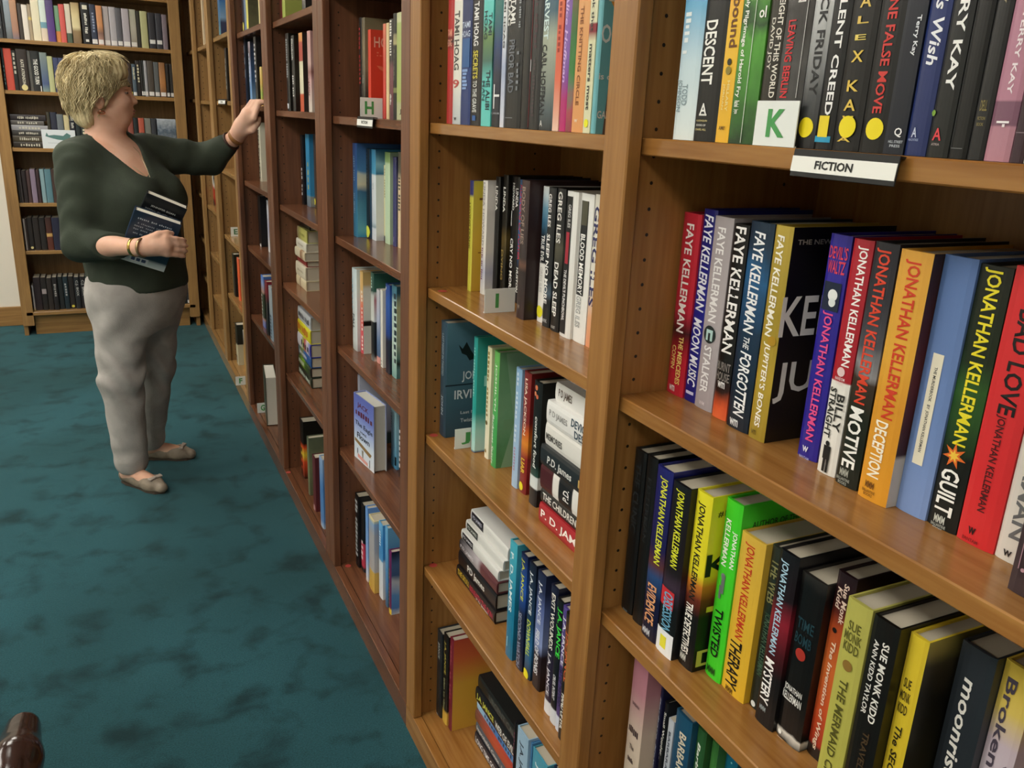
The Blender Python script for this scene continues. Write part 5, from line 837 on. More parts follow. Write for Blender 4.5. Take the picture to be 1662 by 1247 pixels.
def noisy_mat(name, c0, c1, scale, rough, stretch=(1, 1, 1), bump=0.0, bscale=80, sub=0.0, detail=3, p0=.35, p1=.65):
    m, nt, b = new_mat(name); N = nt.nodes; L = nt.links
    tc = N.new('ShaderNodeTexCoord'); mp = N.new('ShaderNodeMapping'); mp.inputs['Scale'].default_value = stretch; L.new(tc.outputs['Object'], mp.inputs['Vector'])
    n = N.new('ShaderNodeTexNoise'); n.inputs['Scale'].default_value = scale; n.inputs['Detail'].default_value = detail; n.inputs['Distortion'].default_value = 0.5
    L.new(mp.outputs[0], n.inputs['Vector']); r = N.new('ShaderNodeValToRGB')
    r.color_ramp.elements[0].position = p0; r.color_ramp.elements[1].position = p1
    r.color_ramp.elements[0].color = (*srgb(c0), 1); r.color_ramp.elements[1].color = (*srgb(c1), 1)
    L.new(n.outputs[0], r.inputs[0]); L.new(r.outputs[0], b.inputs['Base Color']); b.inputs['Roughness'].default_value = rough
    b.inputs['Specular IOR Level'].default_value = 0.3
    if sub: b.inputs['Subsurface Weight'].default_value = sub; b.inputs['Subsurface Radius'].default_value = (0.01, 0.004, 0.002); b.inputs['Subsurface Scale'].default_value = 0.6
    if bump:
        n2 = N.new('ShaderNodeTexNoise'); n2.inputs['Scale'].default_value = bscale; n2.inputs['Detail'].default_value = 3; L.new(mp.outputs[0], n2.inputs['Vector'])
        bp = N.new('ShaderNodeBump'); bp.inputs['Strength'].default_value = bump; bp.inputs['Distance'].default_value = 0.004
        L.new(n2.outputs[0], bp.inputs['Height']); L.new(bp.outputs[0], b.inputs['Normal'])
    return m
SKIN = noisy_mat('skin', 'dca98e', 'e8bca4', 14, 0.5, sub=0.12)
SHIRT = noisy_mat('dark_green_knit', '333a30', '3d4539', 9, 0.85, bump=0.25, bscale=300)
PANTS = noisy_mat('grey_khaki_cloth', 'a29d98', 'b8b3ae', 10, 0.85, bump=0.3, bscale=240)
HAIR = noisy_mat('blonde_hair', '9c8a60', 'ecdcb0', 26, 0.55, stretch=(1, 1, .35), bump=0.5, bscale=60, p0=.3, p1=.66)
def woman():
    root = empty('person', tuple(WB))
    tag(root, 'woman in dark green top and grey trousers reaching to the shelf, holding two books', 'person')
    A = math.radians(42); f = np.array([math.cos(A), -math.sin(A)]); l = np.array([math.sin(A), math.cos(A)])
    # joints, from the photograph's outline at her distance from the shelves
    shR, elR, wrR = (-.638, 3.418, 1.268), (-.655, 3.368, .985), (-.474, 3.192, .995)
    shL, elL, wrL = (-.408, 3.665, 1.285), (-.172, 3.672, 1.268), (-.072, 3.575, 1.362)
    hipR, knR, anR = (-.545, 3.455, .82), (-.568, 3.45, .46), (-.562, 3.468, .075)
    hipL, knL, anL = (-.425, 3.585, .82), (-.44, 3.63, .46), (-.482, 3.712, .075)
    Tz = [.72, .80, .90, 1.0, 1.08, 1.16, 1.22, 1.27, 1.315, 1.345, 1.365]
    Tcx = [-.474, -.474, -.476, -.482, -.486, -.49, -.498, -.51, -.52, -.53, -.535]
    Tcy = [3.52, 3.52, 3.515, 3.515, 3.512, 3.512, 3.52, 3.53, 3.54, 3.548, 3.55]
    Ta = [.20, .202, .198, .192, .194, .198, .196, .185, .15, .10, .06]
    Tb = [.158, .162, .163, .158, .162, .168, .15, .118, .088, .07, .055]
    # ---------------- body (skin), one continuous surface
    B = Field((-.80, 3.15, -.005), (.06, 3.86, 1.665), 0.0045)
    B.stack(Tz, Tcx, Tcy, [.15, .165, .18]+Ta[3:], [.115, .125, .14]+Tb[3:], l, f, 0.01, -0.012)
    hc = np.array([-.536, 3.546, 1.506])
    B.cone((-.538, 3.55, 1.30), (-.552, 3.546, 1.44), .066, .056, .03)                     # neck
    B.ell(hc+(-.012, 0, .02), (.094, .075, .098), .02)                                    # skull
    B.ell(hc+(.034, 0, -.045), (.064, .058, .078), .03)                                   # face
    B.ell(hc+(.05, 0, -.098), (.034, .034, .024), .025)                                   # chin
    B.cone(hc+(-.01, -.045, -.07), hc+(.045, -.02, -.1), .018, .016, .03)                  # jaw, near side
    B.cone(hc+(-.01, .045, -.07), hc+(.045, .02, -.1), .018, .016, .03)
    B.cone(hc+(.0, -.01, -.09), hc+(.02, 0, -.125), .04, .036, .03)                        # soft throat
    B.cone(hc+(.088, 0, .004), hc+(.108, 0, -.031), .0065, .0092, .012)                       # nose
    B.ell(hc+(.098, -.009, -.035), (.010, .006, .006), .008); B.ell(hc+(.098, .009, -.035), (.010, .006, .006), .008)
    B.cone(hc+(.082, -.03, .018), hc+(.088, .03, .018), .009, .009, .02)                   # brow
    B.ell(hc+(.062, -.042, -.03), (.026, .02, .022), .025); B.ell(hc+(.062, .042, -.03), (.026, .02, .022), .025)   # cheeks
    B.ell(hc+(.088, -.03, .0), (.016, .014, .010), .012, 'sub'); B.ell(hc+(.088, .03, .0), (.016, .014, .010), .012, 'sub')
    B.ell(hc+(.092, 0, -.062), (.012, .021, .006), .008); B.ell(hc+(.089, 0, -.073), (.012, .018, .007), .008)       # lips
    B.ell(hc+(.104, 0, -.0675), (.012, .022, .0016), .003, 'sub')
    B.ell(hc+(-.014, -.079, -.030), (.020, .010, .034), .008); B.ell(hc+(-.012, -.090, -.026), (.010, .006, .016), .006, 'sub')   # ear
    B.ell(hc+(-.022, .076, -.022), (.019, .008, .031), .008)
    for s_, e_, w_ in ((shR, elR, wrR), (shL, elL, wrL)):
        s_, e_, w_ = np.array(s_), np.array(e_), np.array(w_)
        B.cone(s_, e_, .058, .043, .03); B.cone(e_, e_+(w_-e_)*.45, .043, .039, .02); B.cone(e_+(w_-e_)*.45, w_, .039, .026, .02)
    for h_, k_, a_ in ((hipR, knR, anR), (hipL, knL, anL)):
        B.cone(h_, k_, .085, .055, .03); B.cone(k_, a_, .052, .034, .02)
    # feet
    FR = ((-.597, 3.508), (-.455, 3.322)); FL = ((-.525, 3.735), (-.312, 3.652))
    for (hx, tx), an in ((FR, anR), (FL, anL)):
        hx, tx = np.array(hx), np.array(tx); d = tx-hx; an = np.array(an)
        B.cone(an, (*(hx+d*.12), .032), .034, .028, .02); B.cone((*(hx+d*.15), .05), (*(hx+d*.62), .034), .032, .027, .02)
        B.cone((*(hx+d*.5), .03), (*(hx+d*.86), .024), .03, .022, .02)
    # left hand, resting its fingers on the shelf edge
    w = np.array(wrL); kn = np.array((-.034, 3.512, 1.442)); dirp = kn-w
    B.cone(w, w+dirp*.5, .027, .031, .02); B.cone(w+dirp*.35, kn, .03, .028, .02)
    side = np.array((.35, -.62, -.3)); side /= np.linalg.norm(side)                        # across the knuckles
    for i, (o, len1, r0) in enumerate(((-.030, .036, .0092), (-.010, .041, .0096), (.011, .039, .0094), (.030, .031, .0085))):
        k0 = kn+side*o+np.array((.004, -.004, .004)); k1 = k0+np.array((.028, -.022, .030))*(len1/.04)*1.0; k1[2] = 1.4955
        k2 = k1+np.array((.022, -.014, -.002)); k3 = k2+np.array((.014, -.008, -.003)); k3[2] = 1.4905
        B.cone(w+dirp*.7+side*o*.6, k0, .013, .0115, .012); B.cone(k0, k1, .0105, r0, .006); B.cone(k1, k2, r0, r0*.93, .004); B.cone(k2, k3, r0*.93, r0*.8, .004)
    t0 = w+dirp*.3+side*.02; t1 = t0+np.array((.032, -.034, .012)); t2 = t1+np.array((.018, -.008, .026)); t3 = t2+np.array((.006, -.002, .018))
    B.cone(t0, t1, .015, .0125, .012); B.cone(t1, t2, .012, .011, .005); B.cone(t2, t3, .011, .009, .004)
    # right hand, closed round the lower edge of the books
    w = np.array(wrR); kn = np.array((-.389, 3.180, 1.001)); dirp = kn-w
    B.cone(w, w+dirp*.55, .026, .03, .02); B.cone(w+dirp*.4, kn, .031, .029, .02)
    for i, (dz, ln, r0) in enumerate(((.028, .034, .0095), (.009, .038, .0098), (-.011, .036, .0095), (-.029, .029, .0086))):
        k0 = kn+np.array((.004, -.006, dz)); k1 = k0+np.array((ln, .010, -.006)); k2 = k1+np.array((.021, .014, -.006)); k3 = k2+np.array((.010, .012, -.004))
        B.cone(w+dirp*.7+np.array((0, 0, dz*.6)), k0, .013, .0115, .012); B.cone(k0, k1, .0105, r0, .006); B.cone(k1, k2, r0, r0*.95, .004); B.cone(k2, k3, r0*.95, r0*.82, .004)
    t0 = w+dirp*.3+np.array((0, -.004, .024)); t1 = t0+np.array((.04, -.006, .02)); t2 = t1+np.array((.03, .006, .004)); t3 = t2+np.array((.018, .012, -.004))
    B.cone(t0, t1, .014, .012, .01); B.cone(t1, t2, .0115, .0105, .004); B.cone(t2, t3, .0105, .0085, .004)
    link_obj('body', B.mesh('body', WB), SKIN, root)
    # ---------------- top
    T = Field((-.80, 3.26, .72), (-.06, 3.80, 1.40), 0.0065)
    T.stack(Tz[1:], Tcx[1:], Tcy[1:], Ta[1:], Tb[1:], l, f, 0.01, 0.0)
    bl = np.array((-.49+.11*f[0], 3.512+.11*f[1]))
    for sg in (-1, 1): c = bl+sg*.075*l; T.ell((c[0], c[1], 1.135), (.082, .082, .085), .05)   # bust
    for s_, e_, w_, fr in ((shR, elR, wrR, .78), (shL, elL, wrL, .62)):
        s_, e_, w_ = np.array(s_), np.array(e_), np.array(w_); cu = e_+(w_-e_)*fr
        T.cone(s_, e_, .078, .062, .045); T.cone(e_, cu, .060, .044, .02)
    T.cone((-.60, 3.46, 1.30), (-.48, 3.60, 1.315), .05, .05, .04)
    T.cone((-.548, 3.548, 1.46), (-.50, 3.50, 1.33), .085, .075, .01, 'sub')                  # scooped neckline
    T.cone((-.50, 3.49, 1.34), (-.428, 3.405, 1.245), .085, .03, .02, 'sub')
    T.wrinkle((-.80, 3.26, .72), (-.06, 3.80, 1.40), lambda X, Y, Z: .0032*np.sin(60*Z+22*X+5*np.sin(30*Y))*np.exp(-((X+.66)/.07)**2)+.0028*np.sin(70*X-30*Z)*np.clip((X+.36)/.1, 0, 1)+.002*np.sin(34*Z-26*X+18*Y)*np.clip((1.1-Z)/.2, 0, 1))
    link_obj('knit_top', T.mesh('knit_top', WB), SHIRT, root)
    # ---------------- trousers
    P = Field((-.74, 3.28, .04), (-.22, 3.86, .86), 0.0065)
    P.stack([.64, .70, .76, .80, .85], [-.484, -.482, -.478, -.475, -.474], [3.52]*5, [.14, .17, .192, .197, .192], [.11, .132, .15, .156, .154], l, f, 0.03)
    for h_, k_, a_ in ((hipR, knR, anR), (hipL, knL, anL)):
        h_, k_, a_ = np.array(h_), np.array(k_), np.array(a_); hem = a_+np.array((0, 0, -.012))
        P.cone(h_+(0, 0, -.05), k_, .110, .078, .06); P.cone(k_, hem+(0, 0, .06), .079, .064, .03); P.cone(hem+(0, 0, .08), hem+(0, 0, .03), .063, .062, .01)
    P.blend((-.74, 3.28, -.1), (-.22, 3.86, .05), lambda X, Y, Z: (Z-.052)+0*X+0*Y, .004, 'sub')
    P.wrinkle((-.74, 3.28, .04), (-.22, 3.86, .86), lambda X, Y, Z: .006*np.sin(52*Z+16*X+3*np.sin(22*X+15*Y))*np.exp(-((Z-.46)/.13)**2)+.0045*np.sin(30*Z-40*X+20*Y)*np.exp(-((Z-.68)/.08)**2)+.0025*np.sin(70*Z+25*Y)*np.exp(-((Z-.14)/.07)**2))
    link_obj('trousers', P.mesh('trousers', WB), PANTS, root)
    # ---------------- shoes with bows
    SHOE = noisy_mat('taupe_leather', '7c6f60', '958878', 30, 0.45); SOLE = flat('4a3e34', 0.6)
    for hx, tx in (FR, FL):
        hx, tx = np.array(hx), np.array(tx); d = tx-hx; n = d/np.linalg.norm(d); p = np.array((-n[1], n[0]))
        S = Field((min(hx[0], tx[0])-.07, min(hx[1], tx[1])-.07, 0.0005), (max(hx[0], tx[0])+.07, max(hx[1], tx[1])+.07, .11), 0.004)
        S.cone((*(hx+d*.1), .034), (*(hx+d*.45), .028), .032, .030, .01); S.cone((*(hx+d*.45), .028), (*(hx+d*.72), .026), .032, .036, .02); S.cone((*(hx+d*.72), .026), (*(hx+d*.93), .02), .036, .024, .02)
        S.ell((*(hx+d*.42), .07), (.105, .026, .036), .012, 'sub', ax=[(n[0], n[1], 0), (p[0], p[1], 0), (0, 0, 1)])
        S.blend((-.8, 3.2, -.1), (-.2, 3.9, .006), lambda X, Y, Z: (Z-.008)+0*X+0*Y, .003, 'sub')
        sh = link_obj('shoe', S.mesh('shoe', WB, 1), SHOE, root)
        v, fc = prism([tuple(hx+d*t+p*w_-WB[:2]) for t, w_ in ((0, 0), (.05, .022), (.2, .030), (.5, .028), (.72, .036), (.9, .028), (1, .0), (.9, -.028), (.72, -.036), (.5, -.028), (.2, -.030), (.05, -.022))], .0008, .009)
        link_obj('sole', mesh_from(v, fc, 'sole'), SOLE, sh)
        c = hx+d*.80
        bm = bmesh.new()
        for sg in (-1, 1):
            q = box_mesh(-.006, .006, .002, .030, -.004, .004, .002); bm2 = bmesh.new(); bm2.from_mesh(q); bpy.data.meshes.remove(q)
            for vv in bm2.verts: vv.co.y *= sg; vv.co.x *= 1+.6*abs(vv.co.y)/.03
            if sg < 0: bmesh.ops.reverse_faces(bm2, faces=bm2.faces)
            tmp = bpy.data.meshes.new('t'); bm2.to_mesh(tmp); bm2.free(); bm.from_mesh(tmp); bpy.data.meshes.remove(tmp)
        q = box_mesh(-.006, .006, -.005, .005, -.005, .006, .002); bm.from_mesh(q); bpy.data.meshes.remove(q)
        me = bpy.data.meshes.new('bow'); bm.to_mesh(me); bm.free()
        bo = link_obj('bow', me, flat('a89c90', 0.35), sh); bo.location = (c[0]-WB[0], c[1]-WB[1], .058); bo.rotation_euler = (0, .25, math.atan2(n[1], n[0]))
    # ---------------- hair
    H = Field((-.70, 3.41, 1.33), (-.39, 3.68, 1.67), 0.0032)
    H.ell(hc+(-.022, 0, .032), (.106, .094, .098), .02)
    H.ell(hc+(-.058, 0, .005), (.068, .084, .09), .03); H.ell(hc+(-.066, 0, -.06), (.048, .068, .06), .03); H.ell(hc+(-.058, -.02, -.098), (.036, .05, .036), .025)
    H.ell(hc+(.04, -.01, .088), (.05, .066, .034), .025); H.ell(hc+(.062, -.03, .066), (.03, .04, .026), .02)
    H.cone(hc+(-.005, -.078, .02), hc+(-.03, -.078, -.045), .026, .018, .02); H.cone(hc+(-.005, .078, .02), hc+(-.03, .078, -.045), .026, .018, .02)
    H.ell(hc+(.064, 0, -.05), (.076, .12, .093), .012, 'sub'); H.cone(hc+(-.008, -.094, -.032), hc+(-.012, -.104, -.085), .027, .038, .012, 'sub')
    base = H.F.copy()
    def strands(X, Y, Z):
        x, y, z = X-hc[0]+.03, Y-hc[1], Z-hc[2]; th = np.arctan2(y, x+0*z); ph = np.arctan2(z-.02, np.sqrt(x*x+y*y))
        return .003+.0022*np.sin(15*th+7*ph+2.6*np.sin(6*ph+3*th)+1.5*np.sin(33*z+12*x))+.0012*np.sin(37*th-12*ph+2*np.sin(60*z+20*x))
    H.wrinkle((-.70, 3.41, 1.33), (-.39, 3.68, 1.67), strands)
    ha = link_obj('hair', H.mesh('hair', WB, 0), HAIR, root)
    # loose locks combed over that volume, from the crown down and back
    rs = np.random.RandomState(3); n = 1700; steps = 16; lo = H.lo; hh = H.h
    def samp(P, A):
        q = (P-lo)/hh; q = np.clip(q, 0, np.array(A.shape)-1.001); i0 = q.astype(int); w = q-i0; out = 0
        for a in (0, 1):
            for b in (0, 1):
                for c in (0, 1): out = out+A[i0[:, 0]+a, i0[:, 1]+b, i0[:, 2]+c]*(w[:, 0] if a else 1-w[:, 0])*(w[:, 1] if b else 1-w[:, 1])*(w[:, 2] if c else 1-w[:, 2])
        return out
    def grad(P):
        e_ = .004; g = np.stack([samp(P+np.eye(3)[k]*e_, base)-samp(P-np.eye(3)[k]*e_, base) for k in range(3)], 1); return g/(np.linalg.norm(g, axis=1, keepdims=True)+1e-9)
    th = rs.uniform(-math.pi, math.pi, n); ph = np.arcsin(rs.uniform(-.45, 1.0, n))
    P = hc+np.array((-.03, 0, .02))+.1*np.stack([np.cos(ph)*np.cos(th), np.cos(ph)*np.sin(th), np.sin(ph)], 1)
    crown = hc+np.array((-.035, -.01, .12)); off = rs.uniform(-.0005, .0085, n)
    for _ in range(6): P = P-grad(P)*(samp(P, base)-off)[:, None]
    keep = samp(P, base) < .008; P = P[keep]; off = off[keep]; n = len(P); phs = rs.uniform(0, 6.28, n); fq = rs.uniform(.35, .7, n); L_ = rs.uniform(.0032, .0062, n)
    V = []; Fc = []; N_ = n; rad0 = rs.uniform(.0009, .0019, n); trail = [P.copy()]; nor = [grad(P)]
    for s_ in range(steps):
        g = grad(P); d = P-crown; d = d/(np.linalg.norm(d, axis=1, keepdims=True)+1e-9); d = d*.9+np.array((-.12, 0, -.75))
        fr_ = np.clip((P[:, 0]-hc[0]-.02)/.06, 0, 1)*np.clip((P[:, 2]-hc[2]-.03)/.05, 0, 1); d = d+fr_[:, None]*np.array((.5, -.75, .2))
        d = d-g*np.sum(d*g, 1)[:, None]; d /= np.linalg.norm(d, axis=1, keepdims=True)+1e-9; sd = np.cross(g, d)
        d = d+sd*(.75*np.sin(phs+fq*s_*1.6))[:, None]; d /= np.linalg.norm(d, axis=1, keepdims=True)
        P = P+d*L_[:, None]; P = P-grad(P)*(samp(P, base)-off-.0005*s_*(off > .003))[:, None]; trail.append(P.copy()); nor.append(g)
    T3 = np.array(trail); G3 = np.array(nor); tan = np.gradient(T3, axis=0); tan /= np.linalg.norm(tan, axis=2, keepdims=True)+1e-9; B3 = np.cross(tan, G3)
    tap = np.sin(np.linspace(.25, 3.05, steps+1))**.6
    rings = [T3+(B3*math.cos(a)+G3*math.sin(a))*(rad0[None, :]*tap[:, None])[:, :, None] for a in (0, 2.1, 4.2)]
    V = np.stack(rings, 2)-WB; V = V.transpose(1, 0, 2, 3).reshape(-1, 3); m = steps+1
    base_i = (np.arange(N_)*m*3)[:, None, None]+(np.arange(steps)*3)[None, :, None]
    q = np.concatenate([np.stack([base_i+j, base_i+(j+1) % 3, base_i+3+(j+1) % 3, base_i+3+j], -1).reshape(-1, 4) for j in range(3)])
    me = bpy.data.meshes.new('hair_locks'); me.from_pydata(V.tolist(), [], q.tolist()); me.update(); me.polygons.foreach_set('use_smooth', [True]*len(me.polygons))
    hl = link_obj('hair_locks', me, HAIR, ha); hl['kind'] = 'stuff'
    # ---------------- eyes, brows, lips
    def blob(name, c, r, mat, rotz=0.0, seg=12):
        bm = bmesh.new(); bmesh.ops.create_uvsphere(bm, u_segments=seg, v_segments=8, radius=1.0)
        for v in bm.verts: v.co = Vector((v.co.x*r[0], v.co.y*r[1], v.co.z*r[2]))
        me = bpy.data.meshes.new(name); bm.to_mesh(me); bm.free(); me.polygons.foreach_set('use_smooth', [True]*len(me.polygons))
        o = link_obj(name, me, mat, root); o.location = tuple(np.array(c)-WB); o.rotation_euler = (0, 0, rotz); return o
    for sg in (-1, 1):
        e = blob('eye', hc+(.0735, sg*.030, .0), (.0105, .0112, .0070), flat('b4aca4', 0.3))
        q = blob('iris', (0, 0, 0), (.003, .0062, .0062), flat('3c4a50', 0.15)); q.parent = e; q.location = (.0085, 0, 0)
        blob('eyebrow', hc+(.089, sg*.030, .021), (.005, .017, .0028), flat('6c5638', 0.7))
        blob('eyelid', hc+(.0745, sg*.030, .0040), (.0112, .0128, .0052), SKIN)
    blob('lip', hc+(.0965, 0, -.0625), (.0095, .018, .0042), flat('a8605a', 0.4)); blob('lip', hc+(.094, 0, -.0725), (.0095, .016, .005), flat('a8605a', 0.4))
    # ---------------- jewellery
    def ring(name, c, axis, R, r, mat, flatten=1.0, parent=root, seg=28):
        axis = Vector(axis).normalized(); q = axis.to_track_quat('Z', 'Y'); V = []; Fc = []
        for i in range(seg):
            a = 2*math.pi*i/seg
            for j in range(8):
                b = 2*math.pi*j/8; rr = R+r*math.cos(b); V.append(q @ Vector((rr*math.cos(a), rr*math.sin(a), r*flatten*math.sin(b))))
        for i in range(seg):
            for j in range(8): Fc.append((i*8+j, ((i+1) % seg)*8+j, ((i+1) % seg)*8+(j+1) % 8, i*8+(j+1) % 8))
        o = link_obj(name, mesh_from(V, Fc, name, True), mat, parent); o.location = tuple(np.array(c)-WB); return o
    GOLD = flat('c8a860', 0.25, 0.5, 1.0); LEATH = flat('3a221a', 0.5)
    eR, wR = np.array(elR), np.array(wrR); eL, wL = np.array(elL), np.array(wrL)
    ring('bracelet', wR+(eR-wR)*.06, wR-eR, .031, .003, GOLD, 2.2); ring('bracelet', wR+(eR-wR)*-.08, wR-eR, .0315, .0028, flat('a88c68', 0.3, 0.5, .8), 2.0)
    ring('bracelet', wL+(eL-wL)*.03, wL-eL, .031, .003, flat('9a6a3c', 0.45), 3.4); ring('bracelet', wL+(eL-wL)*.2, wL-eL, .036, .0032, LEATH, 1.4)
    ring('earring', hc+(-.010, -.090, -.072), (0, .5, 1), .011, .0026, flat('c88c70', 0.25, .5, 1.0))
    # necklace: fine chain hanging in a V to a small pendant
    pend = np.array((-.405, 3.388, 1.205)); cu = bpy.data.curves.new('necklace', 'CURVE'); cu.dimensions = '3D'; cu.bevel_depth = .0011; cu.bevel_resolution = 1
    for pts in ([(-.585, 3.485, 1.352), (-.53, 3.45, 1.30), (-.45, 3.405, 1.245), pend], [(-.478, 3.56, 1.345), (-.435, 3.48, 1.30), (-.415, 3.41, 1.245), pend]):
        sp = cu.splines.new('POLY'); sp.points.add(len(pts)-1)
        for pt, q in zip(sp.points, pts): pt.co = (*(np.array(q)-WB), 1)
    tmp = bpy.data.objects.new('necklace', cu); me = bpy.data.meshes.new_from_object(tmp); bpy.data.objects.remove(tmp)
    link_obj('necklace', me, flat('b8ac8c', 0.3, .5, 1.0), root)
    blob('pendant', pend+(.0, -.002, -.006), (.004, .003, .008), flat('b8b0a0', 0.25, .5, 1.0))
    return root
woman()
# ---- the two books she holds, backs outward
def held_book(tl, tr, br, y, label, spine, back, texts, t, y_bot):
    a = ray_on(*tl, 1, y); b = ray_on(*tr, 1, y); c = ray_on(*br, 1, y_bot)
    ux = Vector(b-a); W = ux.length; ux.normalize(); dn = Vector(c-b); dn = dn-ux*dn.dot(ux); Hh = dn.length; dn.normalize()
    zz = -dn; yy = zz.cross(ux)              # outward face normal is -local Y
    if yy.y < 0: pass
    e = make_book((0, 0, 0), t, Hh, W, spine, back, texts, True, pages='f4f0e2')
    o = Vector(a)+dn*Hh+yy*(t/2)
    M = Matrix(((ux.x, yy.x, zz.x, o.x), (ux.y, yy.y, zz.y, o.y), (ux.z, yy.z, zz.z, o.z), (0, 0, 0, 1)))
    e.matrix_world = M; tag(e, label, 'book', 'books held by the woman'); return e
held_book((218, 340), (295, 366), (266, 442), 3.212, 'navy hardcover held nearest the camera in her right hand', '1c3048', '0 c8d0d0, .1 b8c4c8, .16 22384c, 1 1c3044', [('c', 'PRAISE FOR EARLIER', .12, .85, .13, .035, 'a8b8c4'), ('c', 'A dazzling and moving', .15, .9, .22, .03, '8c9cac'), ('c', 'story told with wit', .1, .85, .28, .03, '8c9cac'), ('c', 'and with great heart', .1, .85, .34, .03, '8c9cac'), ('c', 'one to keep and reread', .12, .88, .42, .03, '8c9cac'), ('c', 'NEW YORK', .4, .65, .56, .03, '8c9cac'), ('cbox', .22, .62, .86, .96, 'd8dce0'), ('cbox', .26, .34, .88, .94, '3c4c70'), ('cbox', .37, .45, .88, .94, '3c4c70'), ('cbox', .48, .57, .88, .94, '3c4c70')], .032, 3.288)
held_book((238, 313), (304, 340), (276, 415), 3.248, 'black hardcover held against her body behind the navy one', '16181a', '14161a', [('c', 'JENNIFER EGAN', .2, .8, .2, .045, 'c8ccc8'), ('c', 'author of the novel', .1, .9, .27, .03, '7c8084'), ('c', 'A Visit', .35, .65, .33, .03, '7c8084')], .032, 3.324)
# ================================================================== letter cards and shelf signs
GREEN = '4c9a54'
def letter_on(parent, s, x0, x1, z0, z1, y, col):
    tv, tf, w, h = text_mesh(s, 0.03)
    return link_obj('letter', mesh_from([(x0+p[0]*(x1-x0), y, z0+p[1]*(z1-z0)) for p in tv], tf, 'letter'), flat(col, 0.6), parent)
def card(s, z, bl, br, tl, frac, label, x=None, face='y', col=GREEN):
    """folded card on a shelf; foot corners and one head corner in photo pixels; frac = letter box in the card"""
    a = ray_on(*bl, 2, z) if x is None else ray_on(*bl, 0, x)
    if face == 'y':
        w = ray_on(*br, 1, a[1])[0]-a[0]; h = ray_on(*tl, 1, a[1])[2]-z; rz = 0.0
    else:
        w = a[1]-ray_on(*br, 0, a[0])[1]; h = ray_on(*tl, 0, a[0])[2]-z; rz = -math.pi/2
    w = max(.035, min(w, .085)); h = max(.03, min(h, .085))
    e = empty('letter_card', (a[0], a[1], z+0.0003), (0, 0, rz)); tag(e, label, 'letter card', 'green letter cards')
    link_obj('card_face', box_mesh(0, w, 0, .0012, 0, h), flat('e8ece8', 0.5), e)
    foot = box_mesh(0.001, w-.001, .0013, .004, 0, .0012) if face != 'y' else box_mesh(0.001, w-.001, .0013, .007, 0, .0012)
    link_obj('card_foot', foot, flat('dfe3df', 0.5), e)
    letter_on(e, s, frac[0]*w, frac[1]*w, frac[2]*h, frac[3]*h, -.0004, col)
    return e
card('K', Z1, (1221, 236), (1288, 239), (1230, 164), (.3, .74, .2, .82), 'white card with green letter K in front of books above the fiction sign', x=.0255, face='x')
card('I', Z2, (786, 509), (835, 506), (786, 470), (.35, .46, .2, .8), 'white card with green letter I on a middle shelf')
card('J', Z3, (738, 730), (764, 727), (738, 698), (.4, .95, .2, .8), 'white card with green letter J beside the slate-blue book')
card('H', Z1, (585, 189), (621, 190), (585, 158), (.2, .6, .18, .82), 'white card with green letter H under the orange-red paperback', x=.030)
card('G', Z5, (418, 671), (432, 670), (418, 655), (.4, .9, .2, .8), 'white card with green letter G by the white page block')
card('F', Z5, (383, 626), (399, 625), (383, 612), (.35, .68, .2, .8), 'white card with green letter F on a bottom shelf')
card('E', .795, (375, 384), (389, 383), (375, 369), (.35, .8, .2, .8), 'white card with green letter E in the far oak bay', col='4a7a54')
card('D', 1.805, (346.5, 57), (361, 55), (346, 41), (.35, .75, .2, .8), 'white card with green letter D in the far oak bay', x=.030, col='4a7a54')
def shelf_sign(tl, tr, bl, x, s, frac, label, bold=.02):
    a, b, c = ray_on(*tl, 0, x), ray_on(*tr, 0, x), ray_on(*bl, 0, x)
    L_ = a[1]-b[1]; h = a[2]-c[2]
    e = empty('shelf_sign', (x, a[1], c[2]), (0, math.radians(6), -math.pi/2)); e.rotation_euler = Euler((math.radians(-5), 0, -math.pi/2)); tag(e, label, 'sign', 'clip-on shelf signs')
    link_obj('holder', box_mesh(-.0005, L_+.0005, .0006, .0022, -h*.32, h*1.45, .0004), flat('17181a', 0.35), e)
    link_obj('clip', box_mesh(.001, L_-.001, .0022, .012, h*1.3, h*1.45), flat('17181a', 0.35), e)
    link_obj('paper', box_mesh(0, L_, -.0002, .0004, 0, h), flat('f0f0ea', 0.4), e)
    tv, tf, w, hh = text_mesh(s, bold)
    link_obj('lettering', mesh_from([(frac[0]*L_+p[0]*(frac[1]-frac[0])*L_, -.0006, frac[2]*h+p[1]*(frac[3]-frac[2])*h) for p in tv], tf, 'lettering'), flat('1c1c1c', 0.6), e)
    return e
shelf_sign((1286, 252), (1456, 264), (1282, 277), .013, 'FICTION', (.25, .62, .24, .78), 'black clip-on sign holder with white fiction label on the nearest bay', bold=.03)
shelf_sign((579, 193), (604, 196), (578, 203), .013, 'FICTION', (.3, .7, .3, .8), 'small clip-on white label under the letter H card')
shelf_sign((354, 163), (365, 164), (354, 168), .013, 'FICTION', (.35, .7, .3, .7), 'small clip-on white label in the far oak bay')
